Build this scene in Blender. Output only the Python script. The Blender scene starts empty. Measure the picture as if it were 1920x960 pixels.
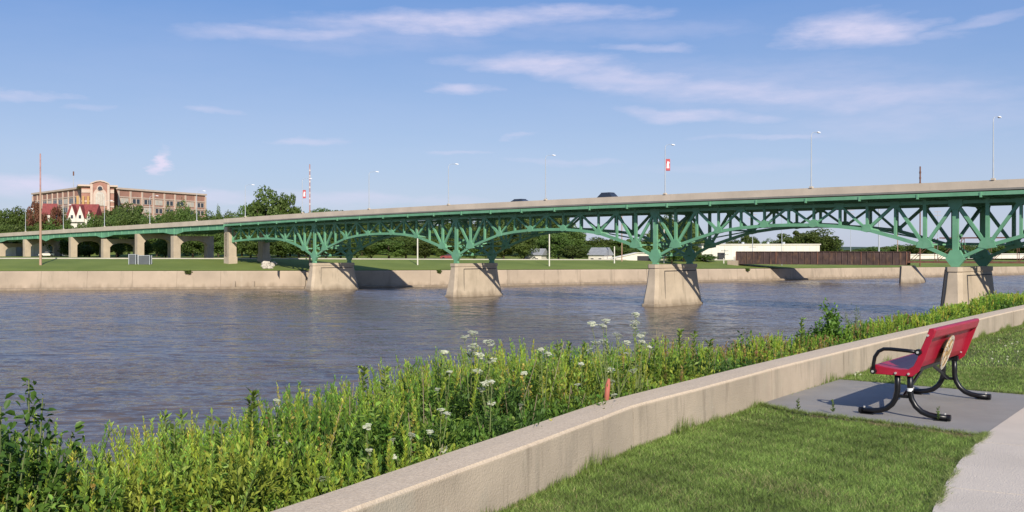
import bpy, math, random
import numpy as np
from mathutils import Vector, Matrix
random.seed(7); rng = np.random.default_rng(7)
S = bpy.context.scene
C = S.collection
R = math.radians
F = 1900.0; CAMZ = 1.62; HY = 470.0; WATER = -6.78

# ------------------------------------------------------------ camera
cam = bpy.data.cameras.new('camera'); co = bpy.data.objects.new('camera', cam); C.objects.link(co)
cam.sensor_width = 36; cam.lens = 36*F/1920; cam.clip_start = .1; cam.clip_end = 12000
co.location = (0, 0, CAMZ); co.rotation_euler = (R(90)-math.atan(10/F), 0, 0)
S.camera = co
S.render.resolution_x = 1024; S.render.resolution_y = 512
S.view_settings.view_transform = 'Standard'; S.view_settings.look = 'None'
S.view_settings.exposure = 0.3; S.view_settings.gamma = 1

# ------------------------------------------------------------ sun and sky
SUN_E = R(30); SUND = Vector((.24, -.97)).normalized()
sl = bpy.data.lights.new('sun', 'SUN'); sl.energy = 4.4; sl.angle = R(.5); sl.color = (1, .92, .79)
so = bpy.data.objects.new('sun', sl); C.objects.link(so)
sv = Vector((SUND.x*math.cos(SUN_E), SUND.y*math.cos(SUN_E), math.sin(SUN_E)))
so.rotation_euler = sv.to_track_quat('Z', 'Y').to_euler()

W = bpy.data.worlds.new('World'); S.world = W; W.use_nodes = True
nt = W.node_tree; nt.nodes.clear()
def wn(t, **k):
    n = nt.nodes.new(t)
    for a, b in k.items(): setattr(n, a, b)
    return n
def wmath(op, a, b=None, c=None, clamp=False):
    n = wn('ShaderNodeMath', operation=op, use_clamp=clamp)
    for i, v in enumerate((a, b, c)):
        if v is None: continue
        if isinstance(v, (int, float)): n.inputs[i].default_value = v
        else: nt.links.new(v, n.inputs[i])
    return n.outputs[0]
sky = wn('ShaderNodeTexSky', sky_type='NISHITA', sun_disc=False)
sky.sun_elevation = SUN_E; sky.sun_rotation = math.atan2(SUND.x, SUND.y)
sky.air_density = 1.0; sky.dust_density = .6; sky.ozone_density = 1.6; sky.altitude = 200
tc = wn('ShaderNodeTexCoord'); sp = wn('ShaderNodeSeparateXYZ'); nt.links.new(tc.outputs['Generated'], sp.inputs[0])
az = wmath('ARCTAN2', sp.outputs[0], sp.outputs[1]); el = wmath('ARCSINE', sp.outputs[2])
cb = wn('ShaderNodeCombineXYZ'); nt.links.new(az, cb.inputs[0]); nt.links.new(el, cb.inputs[1])
def wnoise(scale, detail, xs, ys, rough=.6):
    m = wn('ShaderNodeVectorMath', operation='MULTIPLY'); nt.links.new(cb.outputs[0], m.inputs[0]); m.inputs[1].default_value = (xs, ys, 1)
    n = wn('ShaderNodeTexNoise'); n.inputs['Scale'].default_value = scale; n.inputs['Detail'].default_value = detail; n.inputs['Roughness'].default_value = rough
    nt.links.new(m.outputs[0], n.inputs['Vector']); return n
nw = wnoise(9, 6, 1, 3.2)
off = wn('ShaderNodeVectorMath', operation='SUBTRACT'); nt.links.new(nw.outputs['Color'], off.inputs[0]); off.inputs[1].default_value = (.5, .5, .5)
offs = wn('ShaderNodeVectorMath', operation='MULTIPLY'); nt.links.new(off.outputs[0], offs.inputs[0]); offs.inputs[1].default_value = (.16, .030, 0)
wc = wn('ShaderNodeVectorMath', operation='ADD'); nt.links.new(cb.outputs[0], wc.inputs[0]); nt.links.new(offs.outputs[0], wc.inputs[1])
nf = wnoise(26, 8, 1, 4.5, .62)
clouds = [(850,42,330,24,.75,-.03),(560,64,260,16,.5,-.05),(1040,28,190,18,.6,0),(1010,122,190,22,.75,.03),(1180,150,230,26,.6,.14),
          (1400,170,260,26,.6,.07),(1640,180,260,34,.5,.03),(1600,56,130,34,.85,.02),(1760,64,90,10,.4,0),(855,168,95,12,.6,0),
          (1285,213,150,17,.6,.05),(585,258,95,10,.5,0),(302,300,24,20,1.3,-.2),(40,350,150,22,.75,0),(420,374,120,18,.5,0),
          (640,376,140,18,.45,0),(50,174,80,8,.4,.03),(395,208,60,9,.4,.05),(1440,256,120,8,.35,0),(1700,232,220,12,.3,0),
          (970,254,45,6,.35,0),(860,282,60,7,.35,0),(1050,302,150,8,.3,0),(1850,40,90,12,.35,-.1),(165,200,50,7,.25,0),
          (1230,95,90,10,.4,0),(1370,310,200,16,.22,0),(270,378,140,18,.4,0),(1480,160,420,62,.30,.06),(1680,225,330,46,.28,0),(1180,60,330,26,.25,0),(700,70,300,40,.25,-.04),(820,378,160,14,.3,0)]
acc = None
for (cx, cy, hl, ht, a, tl) in clouds:
    caz = math.atan((cx-960)/F); cel = math.atan((HY-cy)/F*math.cos(caz))
    s = wn('ShaderNodeVectorMath', operation='SUBTRACT'); nt.links.new(wc.outputs[0], s.inputs[0]); s.inputs[1].default_value = (caz, cel, 0)
    mp = wn('ShaderNodeVectorRotate', rotation_type='Z_AXIS'); nt.links.new(s.outputs[0], mp.inputs['Vector']); mp.inputs['Angle'].default_value = tl
    m = wn('ShaderNodeVectorMath', operation='MULTIPLY'); nt.links.new(mp.outputs[0], m.inputs[0]); m.inputs[1].default_value = (F/hl, F/ht, 0)
    l = wn('ShaderNodeVectorMath', operation='LENGTH'); nt.links.new(m.outputs[0], l.inputs[0])
    r = wn('ShaderNodeMapRange', interpolation_type='SMOOTHSTEP'); nt.links.new(l.outputs['Value'], r.inputs[0])
    r.inputs[1].default_value = 1.35; r.inputs[2].default_value = .1; r.inputs[3].default_value = 0; r.inputs[4].default_value = a
    acc = r.outputs[0] if acc is None else wmath('MAXIMUM', acc, r.outputs[0])
fib = wn('ShaderNodeMapRange'); nt.links.new(nf.outputs['Fac'], fib.inputs[0])
fib.inputs[1].default_value = .25; fib.inputs[2].default_value = .62; fib.inputs[3].default_value = .55; fib.inputs[4].default_value = 1
cm = wmath('MULTIPLY', acc, fib.outputs[0], clamp=True)
veil = wmath('MULTIPLY', wnoise(5, 5, 1, 4).outputs['Fac'], .14)
cm = wmath('MAXIMUM', cm, veil)
tint = wn('ShaderNodeMix', data_type='RGBA'); tint.inputs[0].default_value = .8
rp_ = wn('ShaderNodeValToRGB'); nt.links.new(wmath('MULTIPLY', el, 1/1.5708, clamp=True), rp_.inputs[0])
rp_.color_ramp.elements[0].position = 0; rp_.color_ramp.elements[0].color = (.44, .515, .72, 1)
rp_.color_ramp.elements[1].position = 1; rp_.color_ramp.elements[1].color = (.05, .13, .42, 1)
for ps, cl in ((.06, (.34, .465, .74)), (.155, (.085, .255, .655))):
    e_ = rp_.color_ramp.elements.new(ps); e_.color = (*cl, 1)
sc_ = wn('ShaderNodeVectorMath', operation='MULTIPLY'); nt.links.new(rp_.outputs[0], sc_.inputs[0]); sc_.inputs[1].default_value = (6.45, 6.5, 6.5)
nt.links.new(sky.outputs[0], tint.inputs[6]); nt.links.new(sc_.outputs[0], tint.inputs[7])
mix = wn('ShaderNodeMix', data_type='RGBA'); nt.links.new(cm, mix.inputs[0]); nt.links.new(tint.outputs[2], mix.inputs[6])
mix.inputs[7].default_value = (5.2, 4.95, 6.2, 1)
bg = wn('ShaderNodeBackground'); nt.links.new(mix.outputs[2], bg.inputs[0]); bg.inputs[1].default_value = .12
wo = wn('ShaderNodeOutputWorld'); nt.links.new(bg.outputs[0], wo.inputs[0])

# ------------------------------------------------------------ helpers
def tag(o, label=None, cat=None, group=None, kind=None):
    if label: o['label'] = label
    if cat: o['category'] = cat
    if group: o['group'] = group
    if kind: o['kind'] = kind
    return o
def empty(name, loc=(0, 0, 0), rz=0):
    o = bpy.data.objects.new(name, None); C.objects.link(o); o.location = loc; o.rotation_euler.z = rz; o.empty_display_size = .2
    return o
def thing(name, loc, label, cat, group=None, rz=0):
    return tag(empty(name, loc, rz), label, cat, group)
def copy_tree(o, parent=None):
    c = o.copy(); C.objects.link(c); c.parent = parent
    for ch in list(o.children): copy_tree(ch, c)
    return c
def px(x, y, z=0.0):
    """point of the place at height z seen at photo pixel x,y"""
    D = (CAMZ-z)*F/(y-HY); return Vector(((x-960)/F*D, D, z))
def pd(x, D, z=0.0): return Vector(((x-960)/F*D, D, z))
def zat(y, D): return CAMZ+(HY-y)/F*D

class MB:
    def __init__(s): s.v = []; s.f = []
    def poly(s, pts, faces):
        b = len(s.v); s.v += [tuple(p) for p in pts]; s.f += [tuple(b+i for i in f) for f in faces]; return s
    def box(s, c, d, M=None):
        c = Vector(c); x, y, z = [k/2 for k in d]
        P = [Vector((a*x, b*y, e*z)) for a in (-1, 1) for b in (-1, 1) for e in (-1, 1)]
        P = [(M @ p if M else p)+c for p in P]
        return s.poly(P, [(0,1,3,2),(4,6,7,5),(0,4,5,1),(2,3,7,6),(0,2,6,4),(1,5,7,3)])
    def bar(s, a, b, w, h, up=(0, 0, 1)):
        a, b = Vector(a), Vector(b); t = (b-a).normalized(); u = Vector(up)
        sd = t.cross(u)
        if sd.length < 1e-4: sd = t.cross(Vector((1, 0, 0)))
        sd.normalize(); n = sd.cross(t)
        P = [p+sd*i*w/2+n*j*h/2 for p in (a, b) for i, j in ((-1,-1),(1,-1),(1,1),(-1,1))]
        return s.poly(P, [(3,2,1,0),(4,5,6,7),(0,1,5,4),(1,2,6,5),(2,3,7,6),(3,0,4,7)])
    def tube(s, pts, r, n=8, cap=True):
        pts = [Vector(p) for p in pts]; rs = r if isinstance(r, (list, tuple)) else [r]*len(pts)
        b = len(s.v); u = None
        for k, p in enumerate(pts):
            t = (pts[min(k+1, len(pts)-1)]-pts[max(k-1, 0)]).normalized()
            if u is None: u = t.orthogonal().normalized()
            else: u = (u-t*u.dot(t)).normalized()
            w = t.cross(u)
            for i in range(n):
                a = 2*math.pi*i/n; s.v.append(tuple(p+(u*math.cos(a)+w*math.sin(a))*rs[k]))
        for k in range(len(pts)-1):
            for i in range(n):
                j = (i+1) % n; s.f.append((b+k*n+i, b+k*n+j, b+(k+1)*n+j, b+(k+1)*n+i))
        if cap: s.f.append(tuple(b+i for i in range(n))[::-1]); s.f.append(tuple(b+(len(pts)-1)*n+i for i in range(n)))
        return s
    def prism(s, poly, axis):
        """poly: list of 3-D points (planar), extruded by vector axis"""
        n = len(poly); ax = Vector(axis); P = [Vector(p) for p in poly]
        return s.poly(P+[p+ax for p in P], [tuple(range(n))[::-1], tuple(range(n, 2*n))]+[(i, (i+1) % n, n+(i+1) % n, n+i) for i in range(n)])
    def sweep(s, secs, close=True):
        """secs: list of cross-section point lists"""
        n = len(secs[0]); b = len(s.v)
        for q in secs: s.v += [tuple(p) for p in q]
        for k in range(len(secs)-1):
            for i in range(n if close else n-1):
                j = (i+1) % n; s.f.append((b+k*n+i, b+k*n+j, b+(k+1)*n+j, b+(k+1)*n+i))
        if close:
            s.f.append(tuple(b+i for i in range(n))[::-1]); s.f.append(tuple(b+(len(secs)-1)*n+i for i in range(n)))
        return s
    def mesh(s, name, mat, smooth=False):
        me = bpy.data.meshes.new(name); me.from_pydata(s.v, [], s.f); me.materials.append(mat)
        import bmesh
        bm = bmesh.new(); bm.from_mesh(me); bmesh.ops.recalc_face_normals(bm, faces=bm.faces); bm.to_mesh(me); bm.free()
        if smooth: me.shade_smooth()
        return me
    def build(s, name, mat, parent=None, smooth=False, bevel=0):
        o = bpy.data.objects.new(name, s.mesh(name, mat, smooth)); C.objects.link(o)
        if parent is not None: o.parent = parent
        if bevel:
            m = o.modifiers.new('bevel', 'BEVEL'); m.width = bevel; m.segments = 2; m.limit_method = 'ANGLE'
        return o
def npmesh(name, V, Fq, mat, col=None, parent=None, n=4):
    me = bpy.data.meshes.new(name); V = np.asarray(V, dtype=np.float32); Fq = np.asarray(Fq, dtype=np.int32)
    me.vertices.add(len(V)); me.vertices.foreach_set('co', V.ravel())
    me.loops.add(Fq.size); me.loops.foreach_set('vertex_index', Fq.ravel())
    me.polygons.add(len(Fq)); me.polygons.foreach_set('loop_start', np.arange(0, Fq.size, n, dtype=np.int32))
    me.update(calc_edges=True); me.materials.append(mat)
    if col is not None:
        a = me.color_attributes.new('leaf', 'FLOAT_COLOR', 'POINT')
        a.data.foreach_set('color', np.c_[col, np.ones(len(col))].astype(np.float32).ravel())
    o = bpy.data.objects.new(name, me); C.objects.link(o)
    if parent is not None: o.parent = parent
    return o

# ------------------------------------------------------------ materials
def mat(name, base, rough=.8, var=.12, scale=1.0, bump=0, bscale=20, metal=0, spots=None, coord='Object', spec=.3, stretch=(1,1,1), second=None, randv=0, streak=None):
    m = bpy.data.materials.new(name); m.use_nodes = True; t = m.node_tree; N = t.nodes; L = t.links
    p = N['Principled BSDF']; p.inputs['Roughness'].default_value = rough; p.inputs['Metallic'].default_value = metal
    p.inputs['Specular IOR Level'].default_value = spec
    tcn = N.new('ShaderNodeTexCoord'); mpn = N.new('ShaderNodeMapping'); mpn.inputs['Scale'].default_value = stretch
    L.new(tcn.outputs[coord], mpn.inputs[0])
    n = N.new('ShaderNodeTexNoise'); n.inputs['Scale'].default_value = scale; n.inputs['Detail'].default_value = 6; n.inputs['Roughness'].default_value = .6
    L.new(mpn.outputs[0], n.inputs['Vector'])
    r = N.new('ShaderNodeValToRGB'); L.new(n.outputs['Fac'], r.inputs[0])
    b = Vector(base)
    s2 = Vector(second) if second else b*(1+var)
    lo = b*(1-var) if not second else b
    r.color_ramp.elements[0].position = .33; r.color_ramp.elements[0].color = (*lo, 1)
    r.color_ramp.elements[1].position = .67; r.color_ramp.elements[1].color = (*s2, 1)
    out = r.outputs[0]
    if spots:                                         # stains with a shape of their own: (scale, threshold, colour, strength)
        for (sc, th, c2, st, strx) in spots:
            mp2 = N.new('ShaderNodeMapping'); mp2.inputs['Scale'].default_value = strx; L.new(tcn.outputs[coord], mp2.inputs[0])
            n2 = N.new('ShaderNodeTexNoise'); n2.inputs['Scale'].default_value = sc; n2.inputs['Detail'].default_value = 5; n2.inputs['Roughness'].default_value = .65
            L.new(mp2.outputs[0], n2.inputs['Vector'])
            mr = N.new('ShaderNodeMapRange'); L.new(n2.outputs['Fac'], mr.inputs[0]); mr.inputs[1].default_value = th; mr.inputs[2].default_value = th+.14; mr.inputs[4].default_value = st
            mx = N.new('ShaderNodeMix'); mx.data_type = 'RGBA'; L.new(mr.outputs[0], mx.inputs[0]); L.new(out, mx.inputs[6]); mx.inputs[7].default_value = (*c2, 1)
            out = mx.outputs[2]
    if randv:
        oi = N.new('ShaderNodeObjectInfo'); hs = N.new('ShaderNodeHueSaturation'); L.new(out, hs.inputs['Color'])
        mr = N.new('ShaderNodeMapRange'); L.new(oi.outputs['Random'], mr.inputs[0]); mr.inputs[3].default_value = 1-randv; mr.inputs[4].default_value = 1+randv
        L.new(mr.outputs[0], hs.inputs['Value'])
        m2 = N.new('ShaderNodeMapRange'); L.new(oi.outputs['Random'], m2.inputs[0]); m2.inputs[3].default_value = .515; m2.inputs[4].default_value = .485
        L.new(m2.outputs[0], hs.inputs['Hue']); out = hs.outputs[0]
    L.new(out, p.inputs['Base Color'])
    if bump:
        n3 = N.new('ShaderNodeTexNoise'); n3.inputs['Scale'].default_value = bscale; n3.inputs['Detail'].default_value = 6; L.new(tcn.outputs[coord], n3.inputs['Vector'])
        bp = N.new('ShaderNodeBump'); bp.inputs['Strength'].default_value = min(1, bump); bp.inputs['Distance'].default_value = .02 if bump <= 1 else .02*bump
        L.new(n3.outputs['Fac'], bp.inputs['Height']); L.new(bp.outputs[0], p.inputs['Normal'])
    return m
def leafmat(name, base=None, trans=.3, rough=.5, randv=0, nscale=.25, second=None):
    m = bpy.data.materials.new(name); m.use_nodes = True; t = m.node_tree; N = t.nodes; L = t.links
    p = N['Principled BSDF']; p.inputs['Roughness'].default_value = rough; p.inputs['Specular IOR Level'].default_value = .25
    if base is None:
        a = N.new('ShaderNodeAttribute'); a.attribute_name = 'leaf'; out = a.outputs['Color']
    else:
        tcn = N.new('ShaderNodeTexCoord'); n = N.new('ShaderNodeTexNoise'); n.inputs['Scale'].default_value = nscale; n.inputs['Detail'].default_value = 4
        L.new(tcn.outputs['Object'], n.inputs['Vector']); r = N.new('ShaderNodeValToRGB'); L.new(n.outputs['Fac'], r.inputs[0])
        r.color_ramp.elements[0].position = .35; r.color_ramp.elements[0].color = (*base, 1)
        r.color_ramp.elements[1].position = .65; r.color_ramp.elements[1].color = (*(second or [k*1.7 for k in base]), 1); out = r.outputs[0]
    if randv:
        oi = N.new('ShaderNodeObjectInfo'); hs = N.new('ShaderNodeHueSaturation'); L.new(out, hs.inputs['Color'])
        mr = N.new('ShaderNodeMapRange'); L.new(oi.outputs['Random'], mr.inputs[0]); mr.inputs[3].default_value = 1-randv; mr.inputs[4].default_value = 1+randv
        L.new(mr.outputs[0], hs.inputs['Value'])
        m2 = N.new('ShaderNodeMapRange'); L.new(oi.outputs['Random'], m2.inputs[0]); m2.inputs[3].default_value = .475; m2.inputs[4].default_value = .515
        L.new(m2.outputs[0], hs.inputs['Hue']); out = hs.outputs[0]
    L.new(out, p.inputs['Base Color'])
    if trans:
        tr = N.new('ShaderNodeBsdfTranslucent'); L.new(out, tr.inputs[0]); mx = N.new('ShaderNodeMixShader'); mx.inputs[0].default_value = trans
        L.new(p.outputs[0], mx.inputs[1]); L.new(tr.outputs[0], mx.inputs[2]); L.new(mx.outputs[0], N['Material Output'].inputs[0])
    return m

M = {}
M['green'] = mat('green_paint', (.145, .35, .205), .55, .13, .35, spots=[(.5, .52, (.20, .40, .26), .6, (1,1,1)), (1.6, .60, (.10, .23, .14), .6, (1,1,.5)), (2.4, .66, (.17, .11, .06), .65, (1,1,.35))], spec=.4)
M['concrete_parapet'] = mat('parapet_concrete', (.56, .475, .375), .9, .10, .25, bump=.3, bscale=3, spots=[(.8, .62, (.36, .30, .23), .6, (1,1,.3))])
M['concrete_pier'] = mat('pier_concrete', (.47, .385, .285), .9, .13, .35, bump=.5, bscale=2.5, spots=[(.9, .58, (.27, .22, .165), .8, (1,1,.13)), (1.6, .66, (.56, .50, .42), .5, (1,1,.3))])
M['concrete_deck'] = mat('deck_concrete', (.22, .21, .19), .9, .1, .5)
M['far_wall'] = mat('river_wall_concrete', (.40, .32, .24), .9, .14, .12, bump=.4, bscale=1.5, spots=[(.5, .56, (.27, .22, .165), .85, (1,1,.12)), (.9, .63, (.52, .45, .36), .5, (.6,.6,.1))])
M['wall'] = mat('low_wall_concrete', (.405, .335, .255), .92, .12, 1.6, bump=.35, bscale=70, spots=[(3.0, .55, (.28, .235, .18), .85, (1,1,.2)), (1.3, .54, (.36, .325, .26), .8, (1,1,.5)), (7, .57, (.20, .165, .125), .75, (1,1,.12)), (12, .66, (.56, .49, .40), .7, (1,1,.7)), (30, .68, (.30, .24, .18), .5, (1,1,1)), (1.2, .6, (.40, .36, .27), .5, (1,1,.4))])
M['slab'] = mat('pad_concrete', (.275, .26, .24), .9, .10, 1.3, bump=.5, bscale=90, spots=[(.9, .56, (.37, .32, .26), .6, (1,1,1)), (5, .64, (.20, .19, .18), .5, (1,1,1)), (38, .70, (.16, .14, .11), .6, (1,1,1))])
M['path'] = mat('path_concrete', (.60, .52, .425), .9, .07, 1.1, bump=.5, bscale=90, spots=[(2.0, .60, (.45, .40, .34), .6, (1,1,1)), (40, .70, (.34, .29, .24), .6, (1,1,1)), (.6, .58, (.60, .54, .46), .5, (1,1,1))])
M['lawn'] = mat('lawn_soil', (.085, .11, .03), .95, .3, 1.2, bump=1, bscale=60, second=(.15, .16, .055))
M['bank'] = mat('bank_soil', (.03, .045, .012), 1, .3, 1, second=(.06, .07, .022))
M['far_grass'] = mat('far_bank_grass', (.125, .17, .03), 1, .2, .09, bump=.6, bscale=2, second=(.18, .225, .045), spots=[(.35, .60, (.20, .22, .06), .6, (1,1,1)), (.8, .70, (.24, .20, .09), .5, (1,1,1))])
M['road'] = mat('asphalt', (.055, .055, .055), .9, .15, .4)
M['kerb'] = mat('kerb_concrete', (.50, .46, .40), .9, .1, .5)
M['brown_steel'] = mat('rusty_girder_paint', (.075, .048, .042), .8, .3, .5, spots=[(.8, .52, (.17, .095, .055), .7, (1,1,.35)), (1.6, .62, (.24, .17, .10), .6, (1,1,.3))])
M['rust'] = mat('rusty_steel', (.16, .075, .05), .8, .25, 1)
M['steel_pole'] = mat('galvanised_steel', (.46, .49, .52), .5, .08, 1, metal=.2)
M['lamp_glass'] = mat('lamp_housing', (.75, .75, .76), .3, .05, 3)
M['wood_pole'] = mat('weathered_pole', (.40, .26, .18), .9, .2, .6, stretch=(1,1,.1))
M['pink_pole'] = mat('faded_mast_paint', (.42, .25, .24), .8, .25, .8)
M['faded_band'] = mat('faded_white_band', (.62, .54, .50), .8, .1, 1)
M['white_paint'] = mat('white_wall_paint', (.70, .66, .57), .7, .06, .15, spots=[(.5, .64, (.60, .56, .48), .5, (1,1,.2))])
M['brick'] = mat('red_brick', (.36, .19, .145), .9, .14, .5)
M['tan_stone'] = mat('tan_stone_trim', (.56, .44, .36), .9, .08, .5)
M['tan_dark'] = mat('ochre_brick', (.50, .30, .12), .9, .1, .5)
M['glass'] = mat('window_glass', (.03, .035, .045), .12, .1, 1, spec=.8)
M['pale_glass'] = mat('pale_blinds', (.50, .46, .40), .4, .15, .6)
M['red_roof'] = mat('red_tile_roof', (.24, .06, .055), .8, .2, 1)
M['grey_roof'] = mat('grey_shingle_roof', (.27, .28, .29), .85, .15, 1)
M['dark_trim'] = mat('dark_trim', (.03, .03, .035), .6, .1, 1)
M['red_coat'] = mat('crimson_powder_coat', (.34, .010, .032), .42, .14, 3, spec=.45, spots=[(14, .66, (.40, .06, .07), .5, (1,1,1)), (3, .62, (.26, .012, .03), .6, (1,1,1))])
M['black_coat'] = mat('black_powder_coat', (.008, .008, .010), .34, .1, 5, spec=.4)
M['bolt'] = mat('zinc_bolt', (.75, .72, .68), .3, .05, 5, metal=.6)
M['sticker'] = mat('white_sticker', (.8, .8, .8), .5, .02, 5)
M['emblem_tan'] = mat('gilded_medallion', (.38, .25, .11), .6, .3, 30, spots=[(60, .55, (.52, .40, .24), .8, (1,1,1))])
M['emblem_rim'] = mat('medallion_rim', (.38, .37, .33), .6, .15, 30)
M['emblem_pale'] = mat('medallion_cream', (.54, .48, .37), .6, .1, 30)
M['red_post'] = mat('red_marker_paint', (.42, .13, .09), .8, .12, 12, spots=[(20, .62, (.35, .2, .15), .6, (1,1,.4))])
M['banner_red'] = mat('red_banner_cloth', (.50, .09, .10), .8, .05, 3)
M['banner_white'] = mat('white_banner_print', (.8, .76, .76), .8, .03, 3)
M['car_dark'] = mat('dark_car_paint', (.018, .02, .028), .2, .05, 1, spec=.7)
M['car_silver'] = mat('silver_car_paint', (.3, .31, .33), .25, .05, 1, spec=.7, metal=.5)
M['rubber'] = mat('tyre_rubber', (.02, .02, .02), .9, .1, 3)
M['cage'] = mat('grey_cabinet', (.10, .11, .12), .5, .1, 1)
M['rock'] = mat('pale_riprap', (.50, .45, .38), .95, .2, 1.2, bump=.8, bscale=4)
M['bark'] = mat('bark', (.10, .075, .055), .95, .2, 1.5)
M['hill'] = mat('distant_woods', (.045, .075, .06), 1, .2, .01)
M['leaf_tree'] = leafmat('tree_leaves', (.08, .13, .03), .42, randv=.28, nscale=.30, second=(.18, .255, .06))
M['leaf_russet'] = leafmat('russet_tree_leaves', (.14, .05, .03), .25, nscale=.35, second=(.20, .10, .05))
M['leaf_attr'] = leafmat('weed_leaves', None, .35, .5)
M['blade'] = leafmat('grass_blades', None, .30, .55)
M['stem'] = mat('green_stem', (.14, .17, .06), .8, .2, 4)
M['dry_stem'] = mat('dry_stem', (.36, .29, .18), .9, .2, 4)
M['umbel'] = leafmat('white_blossom', (.50, .55, .34), .3, .6, nscale=30, second=(.78, .77, .62))
M['shrub_leaf'] = leafmat('glossy_shrub_leaves', (.035, .085, .014), .25, .35, nscale=5, second=(.12, .21, .035))
M['bush_leaf'] = leafmat('bright_bush_leaves', (.08, .17, .02), .3, .4, nscale=4, second=(.16, .29, .05))
M['pale_leaf'] = leafmat('grey_green_leaves', (.14, .18, .11), .35, .6, nscale=3, second=(.22, .27, .16))

# damp dark band and drips above the waterline on the river wall and piers
for nm_ in ('far_wall', 'concrete_pier'):
    _w = M[nm_].node_tree; _p = _w.nodes['Principled BSDF']; _src = _p.inputs['Base Color'].links[0].from_socket
    _t = _w.nodes.new('ShaderNodeTexCoord'); _s = _w.nodes.new('ShaderNodeSeparateXYZ'); _w.links.new(_t.outputs['Object'], _s.inputs[0])
    _q = _w.nodes.new('ShaderNodeMapping'); _q.inputs['Scale'].default_value = (1, 1, .15); _w.links.new(_t.outputs['Object'], _q.inputs[0])
    _n = _w.nodes.new('ShaderNodeTexNoise'); _n.inputs['Scale'].default_value = .9; _n.inputs['Detail'].default_value = 6; _w.links.new(_q.outputs[0], _n.inputs['Vector'])
    _a = _w.nodes.new('ShaderNodeMath'); _a.operation = 'MULTIPLY_ADD'; _w.links.new(_n.outputs['Fac'], _a.inputs[0]); _a.inputs[1].default_value = -2.6; _w.links.new(_s.outputs[2], _a.inputs[2])
    _r = _w.nodes.new('ShaderNodeMapRange'); _w.links.new(_a.outputs[0], _r.inputs[0]); _r.inputs[1].default_value = WATER-.1; _r.inputs[2].default_value = WATER-1.4; _r.inputs[4].default_value = .75
    _m = _w.nodes.new('ShaderNodeMix'); _m.data_type = 'RGBA'; _w.links.new(_r.outputs[0], _m.inputs[0]); _w.links.new(_src, _m.inputs[6]); _m.inputs[7].default_value = (.19, .145, .10, 1); _w.links.new(_m.outputs[2], _p.inputs['Base Color'])
# the top of the low wall is coloured paler than its face
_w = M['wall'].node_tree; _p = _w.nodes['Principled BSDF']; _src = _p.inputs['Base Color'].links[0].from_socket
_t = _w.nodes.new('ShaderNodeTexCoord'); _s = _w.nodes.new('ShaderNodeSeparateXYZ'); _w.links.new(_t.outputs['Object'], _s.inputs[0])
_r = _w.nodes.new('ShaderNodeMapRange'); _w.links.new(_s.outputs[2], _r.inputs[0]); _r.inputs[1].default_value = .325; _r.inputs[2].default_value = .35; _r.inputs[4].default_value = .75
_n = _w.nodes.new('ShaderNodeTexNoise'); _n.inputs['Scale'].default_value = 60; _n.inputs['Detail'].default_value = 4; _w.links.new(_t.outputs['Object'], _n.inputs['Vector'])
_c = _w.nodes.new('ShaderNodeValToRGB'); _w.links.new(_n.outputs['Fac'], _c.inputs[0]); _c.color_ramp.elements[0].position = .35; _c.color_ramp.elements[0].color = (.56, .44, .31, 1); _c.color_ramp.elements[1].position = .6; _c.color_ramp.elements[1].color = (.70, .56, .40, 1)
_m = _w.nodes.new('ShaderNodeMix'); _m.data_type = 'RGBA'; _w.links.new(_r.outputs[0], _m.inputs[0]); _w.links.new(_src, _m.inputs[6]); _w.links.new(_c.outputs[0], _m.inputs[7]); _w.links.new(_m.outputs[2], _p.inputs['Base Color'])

# water
m = bpy.data.materials.new('muddy_river'); m.use_nodes = True; t = m.node_tree; N = t.nodes; L = t.links; p = N['Principled BSDF']
p.inputs['Roughness'].default_value = .16; p.inputs['IOR'].default_value = 1.33; p.inputs['Specular IOR Level'].default_value = .31
tcn = N.new('ShaderNodeTexCoord')
def wtex(scale, sx, sy, rot, detail=4, rough=.55, dist=0):
    mp_ = N.new('ShaderNodeMapping'); mp_.inputs['Scale'].default_value = (sx, sy, 1); mp_.inputs['Rotation'].default_value = (0, 0, rot); L.new(tcn.outputs['Object'], mp_.inputs[0])
    n_ = N.new('ShaderNodeTexNoise'); n_.inputs['Scale'].default_value = scale; n_.inputs['Detail'].default_value = detail; n_.inputs['Roughness'].default_value = rough; n_.inputs['Distortion'].default_value = dist
    L.new(mp_.outputs[0], n_.inputs['Vector']); return n_.outputs['Fac']
big = wtex(.03, 1, 2.6, -.35, 4, .6); mud = wtex(.13, 1, 4.5, -.25, 6, .65)
cr = N.new('ShaderNodeValToRGB'); L.new(mud, cr.inputs[0])
cr.color_ramp.elements[0].position = .35; cr.color_ramp.elements[0].color = (.062, .047, .037, 1)
cr.color_ramp.elements[1].position = .68; cr.color_ramp.elements[1].color = (.17, .125, .088, 1)
L.new(cr.outputs[0], p.inputs['Base Color'])
def vm(op, a, b):
    n_ = N.new('ShaderNodeVectorMath'); n_.operation = op
    for i_, v_ in enumerate((a, b)):
        if isinstance(v_, (tuple, float)): n_.inputs[i_].default_value = v_ if isinstance(v_, tuple) else (v_,)*3
        else: L.new(v_, n_.inputs[i_])
    return n_.outputs[0]
def ncol(scale, sx, sy, rot, detail, rough=.55):
    wtex(scale, sx, sy, rot, detail, rough, .4); return N[-1].outputs['Color']
def mrange(v_, a, b, c, d):
    r_ = N.new('ShaderNodeMapRange'); L.new(v_, r_.inputs[0])
    for i_, q_ in enumerate((a, b, c, d)): r_.inputs[1+i_].default_value = q_
    return r_.outputs[0]
def smul(v_, f_):
    n_ = N.new('ShaderNodeVectorMath'); n_.operation = 'SCALE'; L.new(v_, n_.inputs[0]); L.new(f_, n_.inputs['Scale']); return n_.outputs[0]
swell = vm('MULTIPLY', vm('SUBTRACT', ncol(.45, 1, 2.4, -.2, 3), .5), (.2, .7, 0.))
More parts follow.
